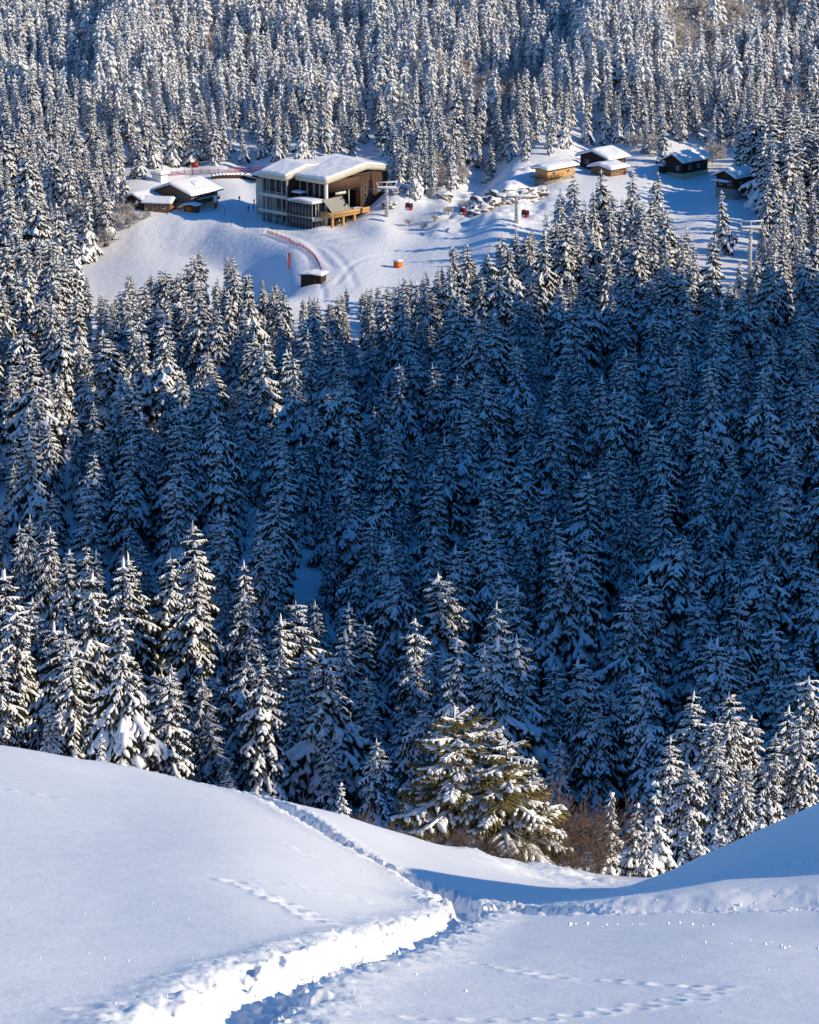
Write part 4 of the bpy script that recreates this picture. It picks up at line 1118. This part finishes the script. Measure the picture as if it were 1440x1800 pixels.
def gondola(c, label):
    cc, rr = proj(CABLE[:, 0], CABLE[:, 1], CABLE[:, 2])
    i = int(np.argmin(np.abs(cc - c)))
    o = link('gondola_cabin', None, label=label, cat='gondola', group='red gondola cabins of the lift')
    p = CABLE[i] + np.array([-2.6 * math.cos(D(12)), -2.6 * math.sin(D(12)), -0.2])
    o.location = tuple(p); d = CABLE[min(i + 1, len(CABLE) - 1)] - CABLE[i - 1]
    o.rotation_euler = (0, 0, math.atan2(d[1], d[0]))
    V, F = rod((0, 0, 0), (0, 0, -1.5), 0.07, 5); link('hanger', mesh_np('hanger', V, F, [M['steel']]), o)
    def shell(name, z0, z1, w0, w1, l0, l1, mat):
        an = np.arange(12) / 12 * 2 * np.pi
        e = lambda w, l, zz: np.c_[l * np.sign(np.cos(an)) * np.abs(np.cos(an)) ** 0.5, w * np.sign(np.sin(an)) * np.abs(np.sin(an)) ** 0.5, np.full(12, zz)]
        V = np.r_[e(w0, l0, z0), e(w1, l1, z1)]; j = np.arange(12); k = (j + 1) % 12
        me = bpy.data.meshes.new(name); me.from_pydata([tuple(v) for v in V], [], [(int(a), int(b), int(b + 12), int(a + 12)) for a, b in zip(j, k)] + [list(range(11, -1, -1)), list(range(12, 24))])
        me.materials.append(M[mat]); me.update(); return link(name, me, o)
    shell('roof', -1.75, -1.5, 0.85, 0.55, 0.95, 0.65, 'red')
    shell('window_band', -2.65, -1.752, 0.86, 0.80, 0.96, 0.90, 'glass')
    shell('body', -3.5, -2.652, 0.72, 0.90, 0.82, 1.0, 'red')
    for s in (-1, 1):
        part('ski_rack', [(-0.5, 0.5, s * 0.92 - 0.05, s * 0.92 + 0.05, -3.2, -2.7)], 'white_paint', o)
    snow_sheet('snow', lambda P, Q: -1.5 + 0 * P, -0.5, 0.5, -0.42, 0.42, 0.15, o, n=6, m=6)
gondola(740, 'red gondola cabin hanging nearest the lodge')
gondola(829, 'red gondola cabin hanging in front of the rocky outcrop')
gondola(945, 'red gondola cabin hanging over the blue shaded hollow below the knoll')

# slim lamp mast and red board behind the restaurant
o = at('light_mast', 285, 306, 0, 'slim grey mast with crossbar before the spruces behind the restaurant', 'mast')
V, F = rod((0, 0, -1), (0, 0, 7.6), 0.28, 8, 0.18); link('pole', mesh_np('pole', V, F, [M['steel']]), o)
part('crossbar', [(-1.5, 1.5, -0.15, 0.15, 7.6, 8.0)], 'white_paint', o)
snow_sheet('snow', lambda P, Q: 8.0 + 0 * P, -1.5, 1.5, -0.2, 0.2, 0.3, o, n=9, m=4)
o = at('notice_board', 338, 309, 0, 'dark red board on a post at the back edge of the plateau', 'sign')
V, F = rod((0, 0, -1), (0, 0, 3.4), 0.12, 6); link('post', mesh_np('post', V, F, [M['wood']]), o)
part('board', [(-0.2, 1.8, -0.06, 0.06, 2.4, 3.9)], 'red', o)

# ------------------------------------------------------------------ nets, fences, flags
def net(name, px, h, mat, label, group, sag=0.1, yk=700):
    P = polyline_world(px, y0=yk)
    L = np.r_[0, np.cumsum(np.hypot(*np.diff(P, axis=0).T))]
    n = max(2, int(L[-1] / 2.5)); s = np.linspace(0, L[-1], n + 1)
    X = np.interp(s, L, P[:, 0]); Y = np.interp(s, L, P[:, 1]); Z = ground_z(X, Y, False)
    o = link(name, None, label=label, cat='safety net', group=group)
    for k in range(n + 1):
        V, F = rod((X[k], Y[k], Z[k] - 0.4), (X[k], Y[k], Z[k] + h + 0.15), 0.05, 5); link('post', mesh_np('post', V, F, [M['red']]), o)
    V = []; F = []
    for k in range(n):                       # strands of the netting, slack between the posts
        for fr in np.linspace(0.05, 1, 9):
            for t0, t1 in ((0, .5), (.5, 1)):
                g = lambda t: np.array([X[k] + (X[k + 1] - X[k]) * t, Y[k] + (Y[k + 1] - Y[k]) * t, Z[k] + (Z[k + 1] - Z[k]) * t + fr * h - sag * 4 * t * (1 - t)])
                v, f = rod(g(t0), g(t1), 0.028, 3); F.append(f + sum(len(q) for q in V)); V.append(v)
        for t in np.linspace(0.05, 0.95, 9):
            b = np.array([X[k] + (X[k + 1] - X[k]) * t, Y[k] + (Y[k + 1] - Y[k]) * t, Z[k] + (Z[k + 1] - Z[k]) * t - sag * 4 * t * (1 - t)])
            v, f = rod(b, b + np.array([0, 0, h]), 0.028, 3); F.append(f + sum(len(q) for q in V)); V.append(v)
    link('netting', mesh_np('netting', np.concatenate(V), np.concatenate(F), [M[mat]]), o, kind='stuff')
net('safety_net', [(292, 310), (330, 307), (370, 306), (400, 306)], 1.3, 'net_pink', 'faded pink safety net behind the restaurant roof', 'safety nets')
net('safety_net', [(402, 305), (430, 303), (462, 302)], 1.6, 'net_red', 'red safety net at the rear edge of the plateau beside the lodge', 'safety nets')
net('safety_net', [(470, 410), (500, 422), (530, 435), (552, 452), (563, 472), (566, 496)], 0.9, 'net_pink', 'pink safety net curving along the outer edge of the piste', 'safety nets')
def retaining():
    P = polyline_world([(372, 316), (400, 314), (430, 315), (462, 320)], y0=700)
    o = link('retaining_wall', None, label='low curved timber wall with a snow top at the back of the plateau', cat='wall')
    for k in range(0, len(P) - 3, 3):
        a, b = P[k], P[k + 3]; z = gz(*a)
        an = math.atan2(b[1] - a[1], b[0] - a[0]); L = np.hypot(*(b - a))
        q = part('plank', [(0.02, L - 0.02, -0.15, 0.15, -1.0, 1.0)], 'plank', o); q.location = (a[0], a[1], z); q.rotation_euler = (0, 0, an)
        q2 = part('snow', [(-0.02, L + 0.02, -0.2, 2.0, 1.0, 1.45)], 'snow', q)
retaining()
def flag(c, r, h, w, mats, label, y0=600):
    o = at('flag', c, r, D(8), label, 'flag', 'banner flags', y0=y0)
    V, F = rod((0, 0, -0.5), (0, 0, h), 0.07, 6); link('pole', mesh_np('pole', V, F, [M['steel']]), o)
    for i, m in enumerate(mats):
        z0 = 0.6 + (h - 0.7) * i / len(mats); z1 = 0.6 + (h - 0.7) * (i + 1) / len(mats)
        P = np.linspace(0.07, w, 7); Zs = np.linspace(z0, z1, 6)
        V = np.array([(p * (1.0 if len(mats) > 1 else (0.25 + 0.75 * math.sin(math.pi * (0.12 + 0.6 * (zz - 0.6) / h)))), 0.12 * math.sin(p * 4 + zz * 2), zz) for zz in Zs for p in P])
        k = np.arange(5)[:, None] * 7 + np.arange(6)[None]; k = k.ravel()
        f = np.c_[k, k + 1, k + 8, k + 7]
        V2 = np.r_[V, V + np.array([0, 0.02, 0])]
        me = mesh_np('cloth', V2, np.r_[f, f[:, ::-1] + len(V)], [M[m]], smooth=True); link('cloth', me, o)
flag(376, 371, 4.4, 0.95, ['red', 'white_paint'], 'tall red and white flag standing in front of the restaurant')
flag(506, 478, 5.0, 0.8, ['banner'], 'red feather banner planted on the bank below the piste')
flag(505, 396, 3.6, 0.9, ['net_pink'], 'pink banner at the foot of the lodge columns', y0=700)
# marker poles along the piste edge
for k, (c, r, where) in enumerate([(407, 398, 'nearest the restaurant bank'), (430, 404, 'second along from the restaurant bank'), (462, 410, 'by the upper end of the pink net'), (487, 418, 'on the bend of the pink net'), (395, 378, 'before the restaurant terrace')]):
    o = at('piste_marker', c, r, 0, 'thin dark piste marker pole ' + where, 'pole', 'piste marker poles', y0=700)
    V, F = rod((0, 0, -0.4), (0, 0, 1.7), 0.06, 6); link('shaft', mesh_np('shaft', V, F, [M['black']]), o)
    V, F = rod((0, 0, 1.7), (0, 0, 1.95), 0.10, 6); link('tip', mesh_np('tip', V, F, [M['red']]), o)

# ------------------------------------------------------------------ people on the plateau
def clothing(name, legs, torso, head):
    m = bpy.data.materials.new(name); m.use_nodes = True; n = m.node_tree.nodes; l = m.node_tree.links
    tc = n.new('ShaderNodeTexCoord'); sx = n.new('ShaderNodeSeparateXYZ'); rp = n.new('ShaderNodeValToRGB'); dv = n.new('ShaderNodeMath'); dv.operation = 'DIVIDE'; dv.inputs[1].default_value = 2.0
    l.new(tc.outputs['Object'], sx.inputs[0]); l.new(sx.outputs[2], dv.inputs[0]); l.new(dv.outputs[0], rp.inputs[0]); l.new(rp.outputs[0], n['Principled BSDF'].inputs['Base Color'])
    rp.color_ramp.interpolation = 'CONSTANT'; e = rp.color_ramp.elements
    e[0].color = (*legs, 1); e[1].position = 0.46; e[1].color = (*torso, 1); e3 = e.new(0.76); e3.color = (*head, 1)
    n['Principled BSDF'].inputs['Roughness'].default_value = 0.8
    return m
CL = [clothing('dark_suit', (0.03, 0.03, 0.04), (0.05, 0.05, 0.07), (0.30, 0.20, 0.15)), clothing('red_jacket', (0.03, 0.03, 0.05), (0.35, 0.04, 0.05), (0.10, 0.08, 0.08)), clothing('blue_suit', (0.04, 0.06, 0.14), (0.06, 0.12, 0.30), (0.30, 0.20, 0.15))]
def person(c, r, cl, rot, step, label, y0=700):
    x, y, z = hit(c, r, y0=y0)
    s = step
    J = [(0, 0, 0.95), (0, 0, 1.2), (0, 0.01, 1.45), (0, 0.0, 1.56), (0, 0.03, 1.68), (0, 0.02, 1.80),
         (-0.20, 0, 1.44), (-0.27, 0.06 + 0.1 * s, 1.16), (-0.25, 0.22, 0.98), (0.20, 0, 1.44), (0.27, 0.02 - 0.1 * s, 1.16), (0.25, 0.16, 0.96),
         (-0.10, 0, 0.90), (-0.12, 0.05 + 0.18 * s, 0.50), (-0.12, 0.16 * s, 0.07), (-0.12, 0.16 * s + 0.18, 0.04), (0.10, 0, 0.90), (0.12, 0.05 - 0.10 * s, 0.50), (0.12, -0.24 * s, 0.07), (0.12, -0.24 * s + 0.18, 0.04)]
    E = [(0, 1), (1, 2), (2, 3), (3, 4), (4, 5), (2, 6), (6, 7), (7, 8), (2, 9), (9, 10), (10, 11), (0, 12), (12, 13), (13, 14), (14, 15), (0, 16), (16, 17), (17, 18), (18, 19)]
    R = [.16, .17, .16, .07, .12, .08, .09, .075, .06, .09, .075, .06, .12, .09, .065, .05, .12, .09, .065, .05]
    me = bpy.data.meshes.new('person'); me.from_pydata(J, E, []); me.materials.append(CL[cl])
    o = link('person', me, label=label, cat='person', group='people on the plateau')
    o.location = (x, y, gz(x, y) - 0.02); o.rotation_euler = (0, 0, rot)
    o.modifiers.new('skin', 'SKIN'); o.modifiers.new('subdivision', 'SUBSURF').levels = 1
    if not me.skin_vertices:
        bpy.context.view_layer.objects.active = o
        bpy.ops.mesh.customdata_skin_add()
    for k, v in enumerate(me.skin_vertices[0].data):
        v.radius = (R[k], R[k] * 0.9); v.use_root = (k == 0)
person(437, 372, 1, 0.6, 1, 'person in a red jacket crossing the shaded plateau left of the lodge')
person(446, 372, 2, 2.4, 1, 'person in blue beside the red-jacketed walker on the shaded plateau')
person(447, 360, 0, 1.0, 0, 'person in dark clothes standing alone where shade meets sun on the plateau')
person(421, 355, 0, 3.0, 0, 'person in dark clothes standing far back on the sunny plateau')
person(566, 404, 0, 0.3, 0, 'person in dark clothes at the foot of the glass stair')

# ------------------------------------------------------------------ bare and rimed shrubs
SHRUBS = {}
for k in range(3):
    SHRUBS['brown%d' % k] = mesh_np('shrub_brown%d' % k, *make_shrub(700 + k, 3.0, 0.55, 10, 2, 0.009, 6), [M['twig']])
    SHRUBS['rime%d' % k] = mesh_np('shrub_rime%d' % k, *make_shrub(720 + k, 5.0, 0.75, 6, 3, 0.03, 4), [M['rime_twig']])
SH_N = {}
def shrub(kind, c, r, h, label, y0=330.0, y1=1250.0, wide=1.0, grp=None, y=None):
    if y is None: x, y, z = hit(c, r, y0=y0, y1=y1)
    else: x = float(ray(c, r)[0]) * y
    k = SH_N.get(kind, 0); SH_N[kind] = k + 1
    o = link('bare_shrub' if kind == 'brown' else 'rimed_shrub', SHRUBS['%s%d' % (kind, k % 3)], label=label, cat='shrub', group=grp or ('bare brown shrubs beside the fir' if kind == 'brown' else 'rimed shrubs round the plateau'))
    s = h / (3.0 if kind == 'brown' else 5.0) / 1.0
    o.location = (x, y, gz(x, y)); o.scale = (s * wide, s * wide, s); o.rotation_euler = (0, 0, k * 2.1)
for c, r, y, h, t in [(600, 1430, 118, 1.6, 'small bare twigs poking over the snow edge below the trench end'), (640, 1440, 122, 2.4, 'bare brown shrub at the snow edge well before the fir'), (690, 1460, 126, 2.6, 'bare brown shrub touching the fir on its shaded side'),
                      (760, 1480, 130, 2.2, 'brown twigs under the low boughs on the shaded side of the fir'), (815, 1495, 130, 2.0, 'brown twigs in front of the fir trunk'), (870, 1500, 131, 1.9, 'brown twigs below the middle of the fir'), (920, 1505, 133, 2.0, 'brown twigs under the sunny boughs of the fir'),
                      (960, 1505, 140, 3.2, 'bare brown shrub touching the fir on its sunny side'), (995, 1500, 142, 3.6, 'tallest bare brown shrub between the fir and the young spruces'), (1025, 1505, 144, 3.4, 'bare brown shrub closest to the first young spruce'), (975, 1490, 150, 4.0, 'bare brown shrub farthest back behind the fir'),
                      (1000, 1515, 136, 1.6, 'low brown twigs at the snow edge before the tallest bare shrub'), (1040, 1520, 140, 1.8, 'low brown twigs at the foot of the first young spruce')]:
    shrub('brown', c, r, h * (1.35 if c > 940 else 0.85), t, y=y, wide=1.15)
rs = np.random.default_rng(21)
WH = ['in front of', 'just behind', 'beside', 'a little above', 'a little below', 'close to']
def rime_row(spots, where):
    for k, (c, r, h) in enumerate(spots):
        shrub('rime', c, r, h, '%s rimed shrub %s, %s' % (['small', 'low', 'broad', 'tall'][min(3, int(h // 2.5))], where, ['first', 'second', 'third', 'fourth', 'fifth', 'sixth', 'seventh', 'eighth', 'ninth', 'tenth', 'eleventh', 'twelfth', 'thirteenth', 'fourteenth'][k] + ' along from the left'), y0=700)
rime_row([(700, 335, 7), (716, 322, 9), (730, 330, 8), (745, 322, 10), (757, 335, 8), (770, 322, 9), (785, 330, 8), (800, 320, 7)], 'on the slope right of the lodge')
rime_row([(155, 420, 6), (168, 450, 6), (178, 400, 7), (190, 432, 6), (205, 405, 7), (215, 385, 6), (228, 400, 4), (240, 392, 4), (255, 385, 3), (150, 395, 8)], 'on the bank left of the restaurant')
rime_row([(720, 400, 2.2), (742, 405, 2.4), (765, 395, 2.6), (790, 385, 3), (812, 378, 3)], 'on the snowfield below the rocks')
rime_row([(850, 300, 4), (875, 290, 4), (700, 362, 3), (760, 362, 3)], 'among the boulders by the knoll')
rime_row([(1120, 262, 6), (1140, 268, 7), (1155, 275, 5), (1225, 300, 7), (1240, 290, 9)], 'between the dark chalet and the tall chalet')
rime_row([(1050, 190, 6), (1080, 215, 8), (1110, 205, 7), (1135, 190, 8), (1160, 215, 7), (1185, 200, 7)], 'around the rock outcrop on the far hillside')

# ------------------------------------------------------------------ boulders
def outcrop(c, r, s, label, grp, y0=700, flat=0.75, long=1.3):
    import bmesh
    x, y, z = hit(c, r, y0=y0)
    bm = bmesh.new(); bmesh.ops.create_icosphere(bm, subdivisions=4, radius=1.0)
    V = np.array([v.co[:] for v in bm.verts]); F = np.array([[v.index for v in f.verts] for f in bm.faces]); bm.free()
    sd = c * 0.137 + r * 0.71
    n1 = fbm(V[:, 0] * 1.6 + sd, V[:, 1] * 1.6 + V[:, 2] * 2.1, 4, 0.6); n2 = np.abs(fbm(V[:, 0] * 2.3 + V[:, 2] * 1.7 - sd, V[:, 1] * 2.3 + 4, 2, 0.5))
    V = V * (1 + 0.7 * n1 - 0.25 * n2)[:, None] * [s * long, s * 0.9, s * flat]
    o = link('rock_outcrop', mesh_np('rock_outcrop', V, F, [M['snowy_rock']]), label=label, cat='rock', group=grp)
    o.location = (x, y, gz(x, y) - 0.2 * s); o.rotation_euler = (0, 0, sd % 1.2 - 0.6)
for c, r, s, t in [(700, 380, 2.6, 'dark rock behind the pylon beside the lodge'), (684, 388, 1.7, 'small rock at the foot of the pylon beside the lodge'), (838, 375, 3.6, 'brown rock face under the gondola in the middle'),
                   (856, 364, 4.2, 'largest rock face on the front of the knoll'), (885, 352, 3.4, 'rock showing through snow near the top of the knoll'), (925, 350, 3.4, 'cleft rock before the sunlit chalet'),
                   (955, 348, 3.0, 'rock touching the slope below the sunlit chalet'), (775, 366, 2.6, 'snowy rock between the lodge and the knoll')]:
    outcrop(c, r, s, t, 'rocks of the knoll')
for c, r, s, t in [(1065, 185, 4.5, 'snowy crag at the left end of the hillside outcrop'), (1088, 176, 6.0, 'highest snowy crag of the hillside outcrop'), (1112, 188, 5.0, 'snowy crag at the right end of the hillside outcrop'), (1142, 208, 4.5, 'snowy crag below the hillside outcrop')]:
    outcrop(c, r, s, t, 'crags on the far hillside', y0=880, flat=0.9)

# ------------------------------------------------------------------ the broad fir at the edge of the foreground
def build_fir():
    y = 137.0; x = float(ray(834, 1500)[0]) * y; z = gz(x, y)
    o = link('fir_tree', None, label='broad sunlit green fir with several stems and snow pads beyond the snow edge', cat='tree'); o.location = (x, y, z)
    rng = np.random.default_rng(44)
    protos = [make_bough(rng, 18, 0.10 + 0.16 * rng.random(), 1.15, 0.62, 3, broad=0.85, cover=0.8, load=0.68, sag=0.35) for _ in range(6)]
    N = []; S = []; T = []
    for sx, sy, H, R, wh, lean in ((-0.9, 0.2, 8.0, 4.2, 12, -0.02), (1.3, 0.0, 6.7, 4.3, 10, 0.05), (0.1, 0.6, 7.4, 3.2, 10, 0.02), (2.6, 0.4, 4.2, 2.4, 8, 0.06), (-2.3, 0.2, 3.8, 2.4, 8, -0.06)):
        base = np.array([sx, sy, 0.0])
        T.append(tube(np.array([base + [0, 0, -0.8], base + [lean * H * 0.4, 0, H * 0.4], base + [lean * H, 0, H]]), [0.16, 0.11, 0.02], 7))
        for w in range(wh):
            f = (w + 0.4 * rng.random()) / wh; h = 0.10 + 0.88 * f
            n = 7 if f < 0.6 else 5
            for b in range(n):
                if rng.random() < 0.16: continue
                az = w * 2.4 + b / n * 6.28 + 0.3 * rng.standard_normal()
                L = (R * (1 - h) ** 0.62 * (0.6 + 0.55 * rng.random())) + 0.35
                tilt = 0.10 + 0.55 * h ** 3 - 0.25 * (1 - h) + 0.13 * rng.standard_normal()
                (nv, nf), (sv, sf) = protos[rng.integers(6)]
                ca, sa, ct, st = math.cos(az), math.sin(az), math.cos(tilt), math.sin(tilt)
                Rm = np.array([[ct * ca, -sa, -st * ca], [ct * sa, ca, -st * sa], [st, 0, ct]])
                off = base + np.array([lean * H * h, 0, h * H])
                sc = np.array([L, L, L * max(1, (1.5 / L)) ** 0.5])
                N.append(((nv * sc) @ Rm.T + off, nf))
                if rng.random() < 0.9: S.append((((sv + [0, 0, 0.02]) * sc * [1, 1.05, 1.35]) @ Rm.T + off, sf))
                # tufts of needles hanging from the bough
                for q in range(13):
                    t = 0.2 + 0.8 * rng.random(); d = np.array([math.cos(az), math.sin(az), 0.0]) * 0.5 + 0.6 * rng.standard_normal(3); d[2] = 0.10 * d[2] - 0.30
                    p = (np.array([t, 0.14 * rng.standard_normal(), -0.18 * t ** 1.5 - 0.06]) * sc) @ Rm.T + off
                    N.append(tube(np.array([p, p + 0.14 * d, p + 0.26 * d]), [0.035, 0.028, 0.0], 3))
    k = link('crown', mesh_np('crown', *merge(N), [M['fir_needles']]), o)
    link('snow', mesh_np('snow', *merge(S), [M['tree_snow']], smooth=True), k, kind='stuff')
    for v, f in T: link('trunk', mesh_np('trunk', v, f, [M['bark']]), o)
build_fir()

# ------------------------------------------------------------------ crumbs of snow thrown out beside the trench
def crumbs():
    import bmesh
    bm = bmesh.new(); bmesh.ops.create_icosphere(bm, subdivisions=1, radius=1.0)
    V0 = np.array([v.co[:] for v in bm.verts]); F0 = np.array([[v.index for v in f.verts] for f in bm.faces]); bm.free()
    rng = np.random.default_rng(9); pts = []
    for P, n, wd in ((TRENCH_A, 300, 0.36), (TRENCH_B, 240, 0.6), (TRENCH_C, 60, 0.6), (PATH_R, 220, 0.7)):
        for _ in range(n):
            i = rng.integers(len(P)); q = P[i] + wd * rng.standard_normal(2) * (1.0 if rng.random() < 0.8 else 1.8)
            pts.append((q[0], q[1], 0.007 + 0.022 * rng.random() ** 3))
    for c, r, n, sp in ((1385, 1665, 14, 0.45), (1100, 1625, 8, 0.6), (1180, 1625, 8, 0.6)):
        x, y, z = hit(c, r)
        for _ in range(n): pts.append((x + sp * rng.standard_normal(), y + sp * rng.standard_normal(), 0.012 + 0.02 * rng.random()))
    for _ in range(110):
        x, y, z = hit(rng.random() * 1440, 1440 + 360 * rng.random(), n=260)
        if y < 85: pts.append((x, y, 0.005 + 0.006 * rng.random()))
    pts = np.array(pts); Z = ground_z(pts[:, 0], pts[:, 1])
    V = []; F = []
    for k, ((x, y, s), z) in enumerate(zip(pts, Z)):
        V.append(V0 * s * (0.8 + 0.5 * rng.random(3)) * (1 + 0.28 * rng.standard_normal((len(V0), 1))) + [x, y, z + 0.3 * s]); F.append(F0 + k * len(V0))
    link('snow_crumbs', mesh_np('snow_crumbs', np.concatenate(V), np.concatenate(F), [M['snow_fine']]), kind='stuff', label='small clods of snow scattered beside the trench')
crumbs()
